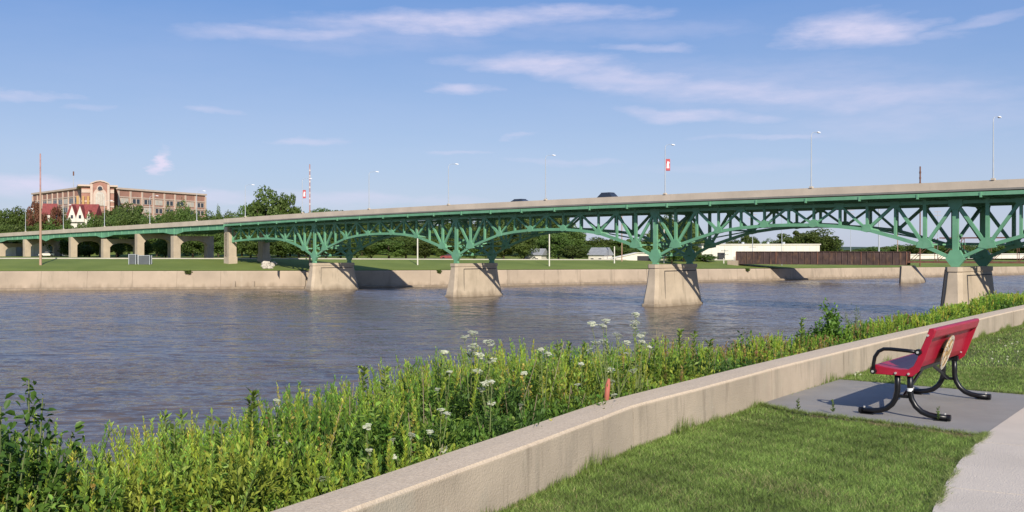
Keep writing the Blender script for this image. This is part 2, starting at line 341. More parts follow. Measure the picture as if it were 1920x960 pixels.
chop = vm('MULTIPLY', vm('SUBTRACT', ncol(1.9, 1, 2.0, -.1, 4, .6), .5), (.4, 1.0, 0.))
chop = smul(chop, mrange(big, .38, .62, .4, 1.5))
swell = smul(swell, mrange(wtex(.11, 1, 3.5, -.3, 4, .6), .40, .60, .35, 1.5))
nn = vm('NORMALIZE', vm('ADD', vm('ADD', swell, chop), (0., -.06, 1.)), 0.)
L.new(nn, p.inputs['Normal'])
M['water'] = m

# ------------------------------------------------------------ river and far bank
def interp(xs, ys, x): return float(np.interp(x, xs, ys))
WX = [-420, -107, -46, -2, 65, 121, 176, 420]; WY = [150, 214, 226.5, 242, 281, 320, 356, 530]
def wall_y(x): return interp(WX, WY, x)
def wall_top(x): return interp([-150, 0, 100, 180], [-2.6, -3.0, -3.6, -4.0], x)
def road_z(x): return interp([-110, -50, 20, 90], [-.3, -.5, -1.0, -1.5], x)
def far_z(x, d):
    if d <= 30: z = wall_top(x)+.1+(road_z(x)-wall_top(x)-.1)*(max(0,d)/30)**.85
    else: z = road_z(x)
    hl = interp([-120, -20, 40, 110], [15, 9, 3, 0], x)
    st = interp([-120, -60, 0], [165, 110, 60], x); s = min(1, max(0, (d-st)/(90 if x < -60 else 150))); s = s*s*(3-2*s)
    return z+hl*s
def zg(x, y): return far_z(x, y-wall_y(x))

mb = MB(); mb.poly([(-1500,-60,WATER),(1500,-60,WATER),(1500,3000,WATER),(-1500,3000,WATER)], [(0,1,2,3)])
tag(mb.build('water', M['water']), kind='structure')
xs = list(range(-420, 421, 12)); ds = [0,1,3,6,10,15,20,25,30,30.6,31,40,50,65,85,105,125,150,180,210,245,300,500,1200,4000]
V = []; Fc = []
for x in xs:
    for d in ds:
        xx = x*(1+d/260.0); z = far_z(x, d)+(random.uniform(-.07,.07) if d < 26 else 0)
        V.append((xx if d > 31 else x, wall_y(x)+d, z))
n = len(ds)
Fc = [(i*n+j, (i+1)*n+j, (i+1)*n+j+1, i*n+j+1) for i in range(len(xs)-1) for j in range(n-1)]
mb = MB(); mb.poly(V, Fc); tag(mb.build('far_bank_ground', M['far_grass'], smooth=True), kind='structure')
# riverside road with its pale kerb
mb = MB(); kb = MB()
X2 = list(range(-300, 200, 10))
mb.sweep([[(x, wall_y(x)+30.3, road_z(x)+.02), (x, wall_y(x)+36.5, road_z(x)+.02)] for x in X2], close=False)
tag(mb.build('riverside_road', M['road']), kind='structure')
kb.sweep([[(x, wall_y(x)+29.7, road_z(x)-.25), (x, wall_y(x)+30.3, road_z(x)-.25), (x, wall_y(x)+30.3, road_z(x)+.22), (x, wall_y(x)+29.7, road_z(x)+.22)] for x in X2])
tag(kb.build('kerb', M['kerb']), kind='structure')
# hills on the horizon
mb = MB(); P = []
for k in range(81):
    a = -.8+k*.02; D = 3600; h = 7+9*(.5+.5*math.sin(k*.7))*(.6+.4*math.sin(k*.23+1))
    P += [(math.tan(a)*D, D, -8), (math.tan(a)*D, D+60, h), (math.tan(a)*D, D+400, -8)]
mb.poly(P, [(3*k+j, 3*k+3+j, 3*k+4+j, 3*k+1+j) for k in range(80) for j in (0, 1)])
tag(mb.build('hills', M['hill'], smooth=True), kind='structure')

# far flood wall in cast sections
fw = thing('river_wall', (0, 0, 0), 'long tan concrete river wall along the far bank below the grass', 'wall')
edges = []
x = -300.0
while x < 330:
    edges.append(x); x += 9 if -115 < x < 175 else 25
for k in range(len(edges)-1):
    a, b = edges[k]+.02, edges[k+1]-.02
    pro = .5 if -55 < (a+b)/2 < -50 else 0
    secs = []
    for x in (a, b):
        y = wall_y(x)-pro; zt_ = wall_top(x)
        secs.append([(x, y+.7, zt_), (x, y, zt_), (x, y-.12, zt_-.25), (x, y-.45, WATER+.75), (x, y-.5, WATER+.5), (x, y-1.5, WATER+.42), (x, y-1.5, WATER-.6), (x, y+.7, WATER-.6)])
    MB().sweep(secs).build('wall_section', M['far_wall'], fw)
mb = MB()
for xp, w_ in ((525, .5),):
    x = (xp-960)/F*226; y = wall_y(x); mb.box((x, y-.5, (wall_top(x)+WATER)/2+.1), (w_, .5, wall_top(x)-WATER-.2))
mb.build('drain_channel', M['dark_trim'], fw)
for xp in (443, 477):
    x = (xp-960)/F*224; MB().box((x, wall_y(x)-1.2, WATER+1.0), (.6, .5, 1.3)).build('concrete_stub', M['far_wall'], fw)

# ------------------------------------------------------------ the bridge
PU = Vector((.7163, -.6979, 0)); QU = Vector((.6979, .7163, 0)); P1 = Vector((-41.86, 215, 0)); STEP = 44.36
ZI = [-7, -4.28, -2.85, -.75, 0, 1, 2, 3, 4]; ZT = [4.6, 5.75, 6.45, 7.45, 7.95, 8.25, 8.3, 8.15, 8.1]
def smooth_zt(i):
    return sum(interp(ZI, ZT, i+o) for o in (-.3, -.15, 0, .15, .3))/5+CAMZ
def B(i, off, z): 
    v = P1+PU*(STEP*i)+QU*off; v.z = z; return v
bridge = thing('truss_bridge', B(0, 0, 0)*0, 'green steel arched deck truss bridge crossing the river on four concrete piers', 'bridge')
kk = list(range(-9, 49)); DEP = [7.0, 5.3, 4.2, 3.2, 2.75, 2.5, 2.45]
def depth(k):
    if k < 0: return ([7.0, 5.3, 4.1, 3.2, 2.8, 2.6, 2.6, 2.7, 2.8, 3.0])[-k]
    m_ = k % 12; return DEP[min(m_, 12-m_)]
def zt(k): return smooth_zt(k/12)
def strip(off0, off1, z0, z1, i0=-9, i1=48):
    mb = MB(); mb.sweep([[B(k/12, off0, zt(k)+z0), B(k/12, off1, zt(k)+z0), B(k/12, off1, zt(k)+z1), B(k/12, off0, zt(k)+z1)] for k in range(i0, i1+1)]); return mb
ptop = [-1.0, -.7, -.45, -.35, -.3]
for oi, off in enumerate((0.0, 9.0)):
    zc = lambda k: zt(k)-2.3
    zb = lambda k: zt(k)-2.3-depth(k)
    fr = empty('truss'); fr.parent = bridge
    for nm_, zf_, w_, h_ in (('top_chord', zc, .17, .21), ('bottom_chord', zb, .19, .22)):
        MB().sweep([[B(k/12, off-w_, zf_(k)-h_), B(k/12, off+w_, zf_(k)-h_), B(k/12, off+w_, zf_(k)+h_), B(k/12, off-w_, zf_(k)+h_)] for k in kk]).build(nm_, M['green'], fr)
    for k in kk:
        pier = k % 12 == 0 and k >= 0
        top, bot = zc(k)-.2, zb(k)+.2
        odd = k % 2 == 1
        if odd: top = zt(k)-1.75
        w_ = .85 if pier else (.42 if odd and min(k % 12, 12-k % 12) <= 1 else .30)
        w_ = w_*(.8 if pier else 1)
        MB().bar(B(k/12, off, bot), B(k/12, off, top), w_, .34, up=QU).build('vertical', M['green'], fr)
        if k < kk[-1]:
            a = (B(k/12, off, zc(k)), B((k+1)/12, off, zb(k+1))) if k % 2 == 0 else (B(k/12, off, zb(k)), B((k+1)/12, off, zc(k+1)))
            big_ = max(depth(k), depth(k+1)) > 3.5
            MB().bar(a[0], a[1], .38 if big_ else .28, .30, up=QU).build('diagonal', M['green'], fr)
        # gusset plates: steel sheets on both faces of the node
        c = B(k/12, off-.24, 0); t_ = QU*.48
        def plate(pts):
            return MB().prism([c+PU*u+Vector((0, 0, z_)) for u, z_ in pts], t_).build('gusset_plate', M['green'], fr)
        if pier:
            b_ = zb(k); plate([(-1.15, b_+.1), (-.45, b_-.75), (.45, b_-.75), (1.15, b_+.1), (.55, b_+1.2), (-.55, b_+1.2)])
            zt_ = zc(k); plate([(-.85, zt_-.35), (-.4, zt_-.9), (.4, zt_-.9), (.85, zt_-.35), (.85, zt_+.3), (-.85, zt_+.3)])
            pz = ptop[k//12]
            MB().prism([c+PU*u+Vector((0, 0, z_)) for u, z_ in ((-.55, pz+.02), (.55, pz+.02), (.35, b_-.74), (-.35, b_-.74))], t_).build('bearing_shoe', M['green'], fr)
        elif odd:
            b_ = zb(k); s_ = (1.05 if min(k % 12, 12-k % 12) <= 1 else .72); plate([(-s_, b_-.15), (-.1, b_-.32), (s_, b_-.15), (s_*.75, b_+.45*s_+.1), (.3, b_+.95*s_), (-.3, b_+.95*s_), (-s_*.75, b_+.45*s_+.1)])
        else:
            zt_ = zc(k); plate([(-.65, zt_-.15), (-.35, zt_-.5), (.35, zt_-.5), (.65, zt_-.15), (.65, zt_+.28), (-.65, zt_+.28)])
for off in (-2.25, 11.0):
    strip(off, off+.25, -1.72, -1.28).build('fascia_stringer', M['green'], bridge)
for off in (1.5, 3.5, 5.5, 7.5):
    strip(off, off+.25, -1.75, -1.17).build('stringer', M['green'], bridge)
for k in kk:
    if k % 2: 
        a, b = B(k/12, -2.35, zt(k)-1.62), B(k/12, 11.3, zt(k)-1.62); MB().bar(a, b, .22, .62).build('floor_beam', M['green'], bridge)
        za = zt(k)-2.3-depth(k)+.2
        MB().bar(B(k/12, .2, za), B(k/12, 8.8, za), .22, .25).build('lateral_strut', M['green'], bridge)
        if k+2 <= 47:
            zb2 = zt(k+2)-2.3-depth(k+2)+.2
            MB().bar(B(k/12, .2, za), B((k+2)/12, 8.8, zb2), .18, .18).build('lateral_brace', M['green'], bridge)
for k in range(0, 49, 12):
    zf = zt(k)-2.3-depth(k); zc_ = zt(k)-2.6
    for (u0, z0, u1, z1) in ((.2, zf+.3, 8.8, zf+.3), (.2, zf+2.0, 8.8, zf+2.0), (.3, zf+2.0, 4.5, zf+.3), (4.5, zf+.3, 8.7, zf+2.0), (.2, zc_, 8.8, zf+2.2), (.2, zf+2.2, 8.8, zc_), (.2, zc_, 8.8, zc_)):
        MB().bar(B(k/12, u0, z0), B(k/12, u1, z1), .25, .25, up=PU).build('sway_brace', M['green'], bridge)
strip(-2.35, 11.35, -1.16, -.93).build('deck_slab', M['concrete_deck'], bridge)
strip(-2.306, -2.06, -1.15, 0).build('parapet', M['concrete_parapet'], bridge)
strip(11.06, 11.36, -1.15, 0).build('parapet', M['concrete_parapet'], bridge)
strip(-2.0, 11.0, -.925, -.91).build('roadway', M['road'], bridge)
def pier_mesh(i, pz, zbase):
    mb = MB()
    def ring(L0, T0, z, ch=.45):
        # chamfered rectangle in plan, centred 4.5 off the near truss
        hl, ht = L0/2, T0/2
        return [B(i, 4.5, 0)+QU*u+PU*v+Vector((0, 0, z)) for u, v in ((-hl, -ht+ch), (-hl+ch, -ht), (hl-ch, -ht), (hl, -ht+ch), (hl, ht-ch), (hl-ch, ht), (-hl+ch, ht), (-hl, ht-ch))]
    h = pz-zbase
    secs = [ring(12.7, 3.1, zbase-1.5), ring(12.7, 3.1, zbase+.35), ring(12.3, 2.75, zbase+.42), ring(12.2, 2.7, zbase+.95), ring(11.3, 2.3, zbase+h*.5), ring(10.8, 2.0, pz-.95), ring(10.7, 1.9, pz-.6), ring(10.95, 2.1, pz-.55), ring(10.95, 2.1, pz)]
    mb.sweep(secs); return mb
for n_ in range(5):
    o = pier_mesh(n_, ptop[n_], WATER).build('pier', M['concrete_pier'], bridge)
    # raised panel frame on the two long faces
    for sgn in (-1, 1):
        mb = MB(); pz = ptop[n_]
        def fp(u, z):
            f_ = (pz-z)/(pz-WATER); return B(n_, 4.5, 0)+QU*u+PU*(sgn*(.97+.38*f_))+Vector((0, 0, z))
        for a, b in (((-3.6, pz-1.0), (4.6, pz-1.0)), ((-3.6, pz-1.0), (-3.8, WATER+1.1))):
            mb.bar(fp(*a), fp(*b), .10, .10)
        mb.build('panel_joint', M['dark_trim'] if sgn > 0 else M['concrete_pier'], o)
MB().bar(B(3, -1.0, ptop[3]-.3)-PU*.8, B(3, -1.75, WATER+.2)-PU*1.2, .16, .16).build('steel_nosing', M['dark_trim'], bridge)
# end pier on the grass: two tall columns
for off in (0, 9):
    gz = -2.2 if off == 0 else -1.6
    c = B(-.77, off, 0); mb = MB(); top = smooth_zt(-.77)-3.1
    Mz = Matrix.Rotation(math.atan2(PU.y, PU.x), 3, 'Z')
    mb.box(c+Vector((0, 0, (gz+top)/2)), (1.9, 2.0, top-gz), Mz)
    if off == 0: mb.box(c+Vector((0, 0, (gz+top+2.1)/2))-PU*.5, (1.4, 2.0, top-gz+2.1), Mz)
    mb.box(c+Vector((0, 0, gz+1.2)), (2.2, 2.3, 2.4), Mz)
    mb.build('end_column', M['concrete_pier'], bridge)

# ------------------------------------------------------------ approach viaduct
via = thing('approach_viaduct', (0, 0, 0), 'low green girder viaduct on concrete portal piers left of the truss spans', 'viaduct')
def vst(off0, off1, z0f, z1f, i0=-7.0, i1=-.76, n=76):
    mb = MB(); secs = []
    for j in range(n+1):
        i = i0+(i1-i0)*j/n; z_ = smooth_zt(i)
        secs.append([B(i, off0, z_+z0f(i)), B(i, off1, z_+z0f(i)), B(i, off1, z_+z1f(i)), B(i, off0, z_+z1f(i))])
    return mb.sweep(secs)
def gdep(i):
    d = min(abs(i-c) for c in (-1.37, -2.29, -3.22, -4.1, -5.0)); return 2.35+(.95*max(0, 1-d/.13)**1.5)
vst(-.72, 10.0, lambda i: -1.16, lambda i: -.93).build('deck_slab', M['concrete_deck'], via)
vst(-.73, -.45, lambda i: -1.15, lambda i: 0).build('parapet', M['concrete_parapet'], via)
vst(9.73, 10.01, lambda i: -1.15, lambda i: 0).build('parapet', M['concrete_parapet'], via)
for off in (-.3, 3.0, 6.2, 9.4):
    g_ = vst(off, off+.06, lambda i: -gdep(i), lambda i: -1.17).build('girder', M['green'], via)
    vst(off-.2, off+.26, lambda i: -gdep(i)-.06, lambda i: -gdep(i)).build('flange', M['green'], g_)
    if off < 0:
        for j in range(60):
            i = -.8-j*.0955
            MB().bar(B(i, off-.06, smooth_zt(i)-gdep(i)), B(i, off-.06, smooth_zt(i)-1.2), .08, .14).build('stiffener', M['green'], g_)
Mz = Matrix.Rotation(math.atan2(QU.y, QU.x), 3, 'Z')
for j, i in enumerate((-1.37, -1.82, -2.29, -2.79, -3.6, -4.1, -4.55, -5.0, -5.45, -5.9)):
    tz = smooth_zt(i)-gdep(i)-.1; c = B(i, 0, 0); gz = zg(c.x, c.y)-.3
    def pf(u, z): return B(i, u, z)-PU*.75
    pts = [pf(-1, gz), pf(.9, gz), pf(.9, tz-2.4), pf(1.5, tz-1.7), pf(3.2, tz-1.2), pf(6.0, tz-1.2), pf(7.7, tz-1.7), pf(8.3, tz-2.4), pf(8.3, gz), pf(10.2, gz), pf(10.2, tz), pf(-1, tz)]
    MB().prism(pts, PU*1.5).build('portal_pier', M['concrete_pier'], via)

# ------------------------------------------------------------ street lamps, banners, cars on the deck
def make_lamp():
    r = empty('street_lamp'); mb = MB()
    mb.tube([(0, 0, 0), (0, 0, 2.5), (0, 0, 8.2), (.05, 0, 8.6), (.35, 0, 8.88), (.9, 0, 9.02), (1.7, 0, 9.1)], [.10, .08, .055, .05, .04, .035, .03], 8); mb.build('pole', M['steel_pole'], r)
    MB().box((0, 0, .12), (.42, .42, .24)).build('base', M['concrete_parapet'], r)
    h = MB(); h.sweep([[(1.6, -.05, 9.06), (1.6, .05, 9.06), (1.6, .05, 9.16), (1.6, -.05, 9.16)], [(1.85, -.17, 9.0), (1.85, .17, 9.0), (1.85, .1, 9.22), (1.85, -.1, 9.22)], [(2.25, -.17, 8.98), (2.25, .17, 8.98), (2.25, .1, 9.2), (2.25, -.1, 9.2)], [(2.42, -.08, 9.04), (2.42, .08, 9.04), (2.42, .05, 9.12), (2.42, -.05, 9.12)]])
    h.build('lamp_head', M['lamp_glass'], r)
    return r
lamp0 = make_lamp(); qa = math.atan2(QU.y, QU.x)
def along(xp, off):
    u = (xp-960)/F; return (u*(P1.y+QU.y*off)-(P1.x+QU.x*off))/(PU.x*STEP-u*PU.y*STEP)
spots = [(along(xp, -.6 if xp < 430 else -2.21), nm) for xp, nm in [(48, 'farthest left'), (119, 'second from the left, left of the gabled house'), (196, 'third from the left, right of the gabled house'), (281, 'fourth from the left, before the brick wing'), (369, 'fifth from left, at the brick wing end'), (460, 'left of the big tree above the end column'), (567, 'carrying the left red banner beside the mast'), (692, 'between the first and second river piers'), (841, 'above the second river pier'), (1023, 'between the two cars'), (1247, 'carrying the right red banner above the third river pier'), (1521, 'midway between the third and fourth river piers'), (1862, 'nearest the right edge above the fourth river pier')]]+[(3.6, 'on the near end of the bridge')]
for j, (i, w_) in enumerate(spots):
    o = lamp0 if j == 0 else copy_tree(lamp0)
    app = i < -.75
    o.location = B(i, -.6 if app else -2.21, smooth_zt(i)+.003); o.rotation_euler.z = qa
    tag(o, f"grey street lamp on the {'viaduct' if app else 'bridge'}, {w_}", 'street lamp', 'street lamps along the bridge parapet')
    if app: o.scale = (1, 1, .82)
for i, w_, hh in ((along(567, -2.21), 'left one, beside the tall red and white mast', 3.2), (along(1247, -2.21), 'right one, above the third river pier', 3.5)):
    b = empty('banner', B(i, -2.21, smooth_zt(i)+hh), 0); tag(b, f'red banner with a white mark, {w_}', 'banner', 'red banners on the lamp posts')
    MB().box((.42, 0, .85), (.62, .04, 1.75)).build('cloth', M['banner_red'], b)
    MB().prism([(.22, -.035, .35), (.62, -.035, .35), (.55, -.035, .9), (.66, -.035, 1.25), (.35, -.035, 1.4), (.25, -.035, .95)], (0, .02, 0)).build('white_mark', M['banner_white'], b)
    for z_ in (0, 1.72): MB().bar((0, 0, z_), (.76, 0, z_), .04, .04).build('bracket', M['steel_pole'], b)
def make_car(label, paint, hgt, name='car'):
    r = thing(name, (0, 0, 0), label, 'car')
    prof = [(-2.3, .35), (-2.32, .75), (-2.2, .95), (-1.3, 1.02), (-.75, 1.0)] ; 
    def sec(y, s):
        return None
    body = [(-2.3, .3), (-2.34, .7), (-2.15, .93), (-1.15, 1.03), (1.95, 1.05), (2.25, .98), (2.3, .6), (2.25, .3)]
    MB().sweep([[(x_, y_, z_) for x_, z_ in body] for y_ in (-.88, .88)]).build('body', paint, r, bevel=.08)
    cab = [(-1.2, 1.03), (-.45, hgt-.04), (.1, hgt), (1.2, hgt-.02), (1.95, 1.04)]
    MB().sweep([[(x_, y_*(1 if z_ < 1.1 else .82), z_) for x_, z_ in cab] for y_ in (-.84, .84)]).build('cabin', M['glass'], r, bevel=.03)
    MB().box((.35, 0, hgt+.01), (1.75, 1.3, .05)).build('roof', paint, r, bevel=.02)
    for x_ in (-1.45, 1.4):
        for y_ in (-.86, .86): MB().tube([(x_, y_-.1, .33), (x_, y_+.1, .33)], .33, 14).build('wheel', M['rubber'], r)
    for y_ in (-.6, .6): MB().box((-2.3, y_, .72), (.12, .35, .16)).build('headlight', M['lamp_glass'], r)
    return r
pa = math.atan2(PU.y, PU.x)
c1 = make_car('dark sport utility car whose roof shows above the parapet left of the right banner', M['car_dark'], 1.76); ic = along(1136, .6); c1.location = B(ic, .6, smooth_zt(ic)-.905); c1.rotation_euler.z = pa
c2 = make_car('dark low sedan on the bridge, farther left than the other car', M['car_dark'], 1.44); ic = along(972, .6); c2.location = B(ic, .6, smooth_zt(ic)-.905); c2.rotation_euler.z = pa

# ------------------------------------------------------------ old railway girder bridge
rb = thing('railway_bridge', (0, 0, 0), 'rusty brown railway plate girder bridge behind the right hand truss spans', 'bridge')
RA = Vector((64.3, 290.6, 0)); RB = Vector((103.6, 266, 0)); rd = (RB-RA).normalized(); rn = Vector((-rd.y, rd.x, 0)); rl = (RB-RA).length
ztop, zbot = 1.35, -2.15
for off in (0, 4.6):
    g_ = MB().bar(RA+rn*off+Vector((0,0,(ztop+zbot)/2)), RB+rn*off+Vector((0,0,(ztop+zbot)/2)), .12, ztop-zbot).build('plate_girder', M['brown_steel'], rb)
    for z_ in (ztop, zbot):
        MB().bar(RA+rn*off+Vector((0,0,z_)), RB+rn*off+Vector((0,0,z_)), .5, .14).build('flange', M['brown_steel'], g_)
    for j in range(29):
        a = RA+rn*(off-.16)+rd*(rl*j/28); MB().bar(a+Vector((0,0,zbot+.08)), a+Vector((0,0,ztop-.08)), .12, .2).build('stiffener', M['brown_steel'] if j % 7 else M['rust'], g_)
MB().bar(RA+rn*2.3+Vector((0,0,-1.7)), RB+rn*2.3+Vector((0,0,-1.7)), 4.3, .3).build('track_bed', M['brown_steel'], rb)
E = RB+rd*52
for off in (0, 4.6):
    MB().bar(RB+rn*off+rd*.3+Vector((0,0,-1.35)), E+rn*off+Vector((0,0,-1.35)), .3, .45).build('bottom_chord', M['rust'], rb)
    MB().bar(RB+rn*off+rd*8+Vector((0,0,4.9)), E+rn*off-rd*3+Vector((0,0,4.9)), .25, .3).build('top_chord', M['rust'], rb)
    for j in range(8):
        a = RB+rn*off+rd*(.5+j*6.4); bb = RB+rn*off+rd*(.5+(j+1)*6.4)
        if j > 0: MB().bar(a+Vector((0,0,-1.2)), a+Vector((0,0,4.8)), .14, .14, up=rd).build('post', M['rust'], rb)
        lo, hi = Vector((0,0,-1.2)), Vector((0,0,4.8))
        MB().bar(a+lo, bb+hi, .13, .13).build('web_diagonal', M['rust'], rb)
MB().bar(RB+rn*2.3+rd*.3+Vector((0,0,-1.2)), E+rn*2.3+Vector((0,0,-1.2)), 4.2, .2).build('track_bed', M['brown_steel'], rb)
for jj, cpt in enumerate((RB, E)):
    mb = MB(); 
    base = [(-2.0, -2.5), (2.2, -2.5), (2.2, 7.5), (-2.0, 7.5)]; 
    def pr(u0, u1, v0, v1, z): return [cpt+rd*u0+rn*v0+Vector((0,0,z)), cpt+rd*u1+rn*v0+Vector((0,0,z)), cpt+rd*u1+rn*v1+Vector((0,0,z)), cpt+rd*u0+rn*v1+Vector((0,0,z))]
    mb.sweep([pr(-1.3, 3.7, -2.3, 7, WATER-.6), pr(-1.2, 3.4, -2.0, 6.8, WATER+.9), pr(-1.1, 1.0, -1.2, 6, -2.35)]); mb.build('pier', M['concrete_pier'], rb)
    MB().bar(cpt-rd*1.25-rn*2.0+Vector((0,0,WATER)), cpt-rd*1.2-rn*1.2+Vector((0,0,-2.5)), .45, .45).build('steel_nosing', M['dark_trim'], rb)
MB().box(RA+rn*2.3-rd*.8+Vector((0,0,-3)), (3, 6.5, 3.6), Matrix.Rotation(math.atan2(rd.y, rd.x), 3, 'Z')).build('abutment', M['far_wall'], rb)

# ------------------------------------------------------------ poles and masts on the far side
def pole(name, xp, D, ytop, r0, r1, material, label, cat='pole', ybase=None, group=None, arms=False, top=None):
    b = pd(xp, D); b.z = zg(b.x, b.y)-.1; h = zat(ytop, D)-b.z
    o = thing(name, b, label, cat, group)
    MB().tube([(0, 0, 0), (0, 0, h*.5), (0, 0, h)], [r0, (r0+r1)/2, r1], 8).build('shaft', material, o)
    if top:
        if material != M['wood_pole'] or xp > 500:
            for k in range(7): MB().tube([(0, 0, h*(.60+.055*k)), (0, 0, h*(.618+.055*k))], [r1*1.7]*2, 8).build('band', M['faded_band'] if xp < 1000 else M['rust'], o)
        MB().tube([(0, 0, h*.55), (0, 0, h*.995)], [r1*1.5, r1*1.2], 8).build('painted_top', top, o)
    if arms:
        for dz in (.4, 1.6): MB().bar((-1.2, 0, h-dz), (1.2, 0, h-dz), .1, .1).build('cross_arm', M['wood_pole'], o)
    return o
pole('mast', 76, 226, 288, .30, .13, M['wood_pole'], 'tall tapering red brown mast standing on the far grass at the left edge', 'mast', top=M['pink_pole'])
pole('mast', 581, 236, 308, .22, .11, M['wood_pole'], 'tall thin red and white banded mast behind the first truss span', 'mast', top=M['pink_pole'])
pole('mast', 1725, 330, 312, .22, .2, M['rust'], 'tall dark rusty mast rising above the deck left of the fourth pier', 'mast', top=M['rust'])
for xp, D, yt, r_, nm in ((1648, 330, 385, .3, 'thickest of the grey poles seen through the fourth span'), (1683, 345, 398, .16, 'slim one right of the thick grey pole'), (1466, 300, 385, .12, 'before the long white warehouse near its middle'),
                          (1411, 300, 400, .12, 'before the long white warehouse near its left end'), (1166, 285, 392, .16, 'left of the third river pier behind the white shed'), (1595, 340, 392, .1, 'right of the large tree behind the warehouse'), (1758, 350, 395, .12, 'left of the fourth river pier, seen through the truss')):
    pole('utility_pole', xp, D, yt, r_, r_*.7, M['steel_pole'] if r_ != .16 else M['wood_pole'], 'utility pole, '+nm, 'utility pole', group='utility poles on the far bank', arms=(r_ < .15))
for xp, D, yt, nm in ((783, 247, 430, 'under the second span'), (1030, 257, 436, 'under the third span'), (1152, 276, 462, 'short one before the white shed'), (1245, 285, 430, 'just right of the third truss foot'), (1357, 296, 484, 'stub before the white warehouse')):
    o = pole('bollard_post' if yt > 450 else 'lamp_post', xp, D, yt, .17, .14, M['white_paint'], f'white post standing on the far grass {nm}', 'post', group='white posts on the far grass')
    
# cabinet cages on the grass
for xp, w_, h_, nm, mt in ((250, 1.6, 2.3, 'taller pale open frame cabinet on the far grass, left of the dark one', M['steel_pole']), (272, 2.6, 2.1, 'dark grey mesh cabinet on the far grass under the viaduct', M['cage'])):
    b = pd(xp, 232); b.z = zg(b.x, b.y)-.05; o = thing('utility_cabinet', b, nm, 'cabinet', 'utility cabinets on the far grass')
    MB().box((0, 0, h_/2), (w_-.15, 1.2, h_-.1)).build('box', M['cage'], o)
    for sx in (-1, 1):
        for sy in (-1, 1): MB().box((sx*w_/2, sy*.65, h_/2), (.12, .12, h_+.1)).build('post', M['steel_pole'], o)
    MB().box((0, -.65, h_), (w_, .1, .1)).build('rail', M['steel_pole'], o)
# riprap by the end column
for j in range(16):
    xp = random.uniform(492, 514); D = random.uniform(228, 238); b = pd(xp, D); b.z = zg(b.x, b.y)+random.uniform(-.1, .7)
    mb = MB(); s_ = random.uniform(.4, .95); pts = []
    for kx in range(3):
        for a in range(6): pts.append(b+Vector((math.cos(a*1.05)*s_*(.6, 1, .55)[kx]*random.uniform(.8, 1.2), math.sin(a*1.05)*s_*(.6, 1, .55)[kx], (kx-1)*s_*.6)))
    mb.sweep([pts[0:6], pts[6:12], pts[12:18]])
    tag(mb.build('boulder', M['rock']), 'pale boulder in the rubble heap beside the shaded second end column', 'boulder', 'pale boulders heaped by the end column')

# ------------------------------------------------------------ buildings
def wallbox(name, parent, a, b, z0, z1, depth_, material):
    """box wall from ground point a to b (front face), going back by depth_"""
    a = Vector((a[0], a[1], 0)); b = Vector((b[0], b[1], 0)); t_ = (b-a).normalized(); nb = Vector((-t_.y, t_.x, 0))
    if nb.y < 0: nb = -nb
    P = [a, b, b+nb*depth_, a+nb*depth_]
    return MB().sweep([[p+Vector((0,0,z0)) for p in P], [p+Vector((0,0,z1)) for p in P]]).build(name, material, parent), a, t_, nb
hosp = thing('brick_hospital', (0, 0, 0), 'large brick institution with tan trim and a central arched tower on the left hill', 'building')
TW = 31.0
def wing(a, b, z0, z1, nb_, flip):
    w_, A, t_, nb = wallbox('wing_wall', hosp, a, b, z0, z1, 16, M['brick'])
    Ln = (Vector((b[0], b[1], 0))-A).length; st = Ln/nb_
    MB().box(A+t_*Ln/2+nb*7.9+Vector((0,0,z1+.4)), (Ln+1, 17.2, .8), Matrix.Rotation(math.atan2(t_.y, t_.x), 3, 'Z')).build('cornice', M['tan_stone'], hosp)
    for fl in range(5):
        zc_ = z1-5.0-fl*3.9
        if zc_ < z0+2: break
        MB().bar(A-nb*.12+Vector((0,0,zc_+1.75)), A+t_*Ln-nb*.12+Vector((0,0,zc_+1.75)), .2, .45).build('stone_band', M['tan_stone'], hosp)
        for j in range(nb_):
            c = A+t_*(st*(j+.5))-nb*.05
            o = MB().bar(c-t_*st*.36+Vector((0,0,zc_)), c+t_*st*.36+Vector((0,0,zc_)), .14, 2.5).build('window', M['tan_stone'], hosp)
            for s_ in (-1, 1): MB().bar(c+t_*s_*st*.17-t_*st*.13-nb*.05+Vector((0,0,zc_)), c+t_*s_*st*.17+t_*st*.13-nb*.05+Vector((0,0,zc_)), .1, 2.1).build('pane', M['glass'] if (j+fl) % 3 else M['pale_glass'], o)
    for j in range(nb_+1):
        c = A+t_*(st*j)-nb*.2; MB().bar(c+Vector((0,0,z0)), c+Vector((0,0,z1-.6)), .9, .35, up=nb).build('pilaster', M['tan_stone'], hosp)
zw = zat(354, 452)
aL, bL = pd(150, 452), pd(62, 500); wing(bL, aL, 5, zw, 9, 1)
aR, bR = pd(222, 456), pd(385, 508); wing(aR, bR, 5, zw, 8, 0)
ta, tb = pd(153, 437), pd(214, 442.5)
zt_ = zat(350, 440)
o, A, t_, nb = wallbox('tower_wall', hosp, ta, tb, 8, zt_, 17, M['brick']); Lt = (tb-ta).length
rot = Matrix.Rotation(math.atan2(t_.y, t_.x), 3, 'Z')
MB().box(A+t_*Lt/2+nb*8.5+Vector((0,0,zt_+.35)), (Lt+3, 19.5, .7), rot).build('tower_roof', M['tan_stone'], hosp)
for z_, h_ in ((zt_-2.0, 1.5), (zt_-6.4, .6), (zt_-8.6, .6)):
    MB().bar(A-nb*.1+Vector((0,0,z_)), A+t_*Lt-nb*.1+Vector((0,0,z_)), .25, h_).build('stone_band', M['tan_stone'], hosp)
ca = A+t_*(Lt*.30); cb_ = A+t_*(Lt*.82); Lc = (cb_-ca).length; zc_ = zat(345, 437)
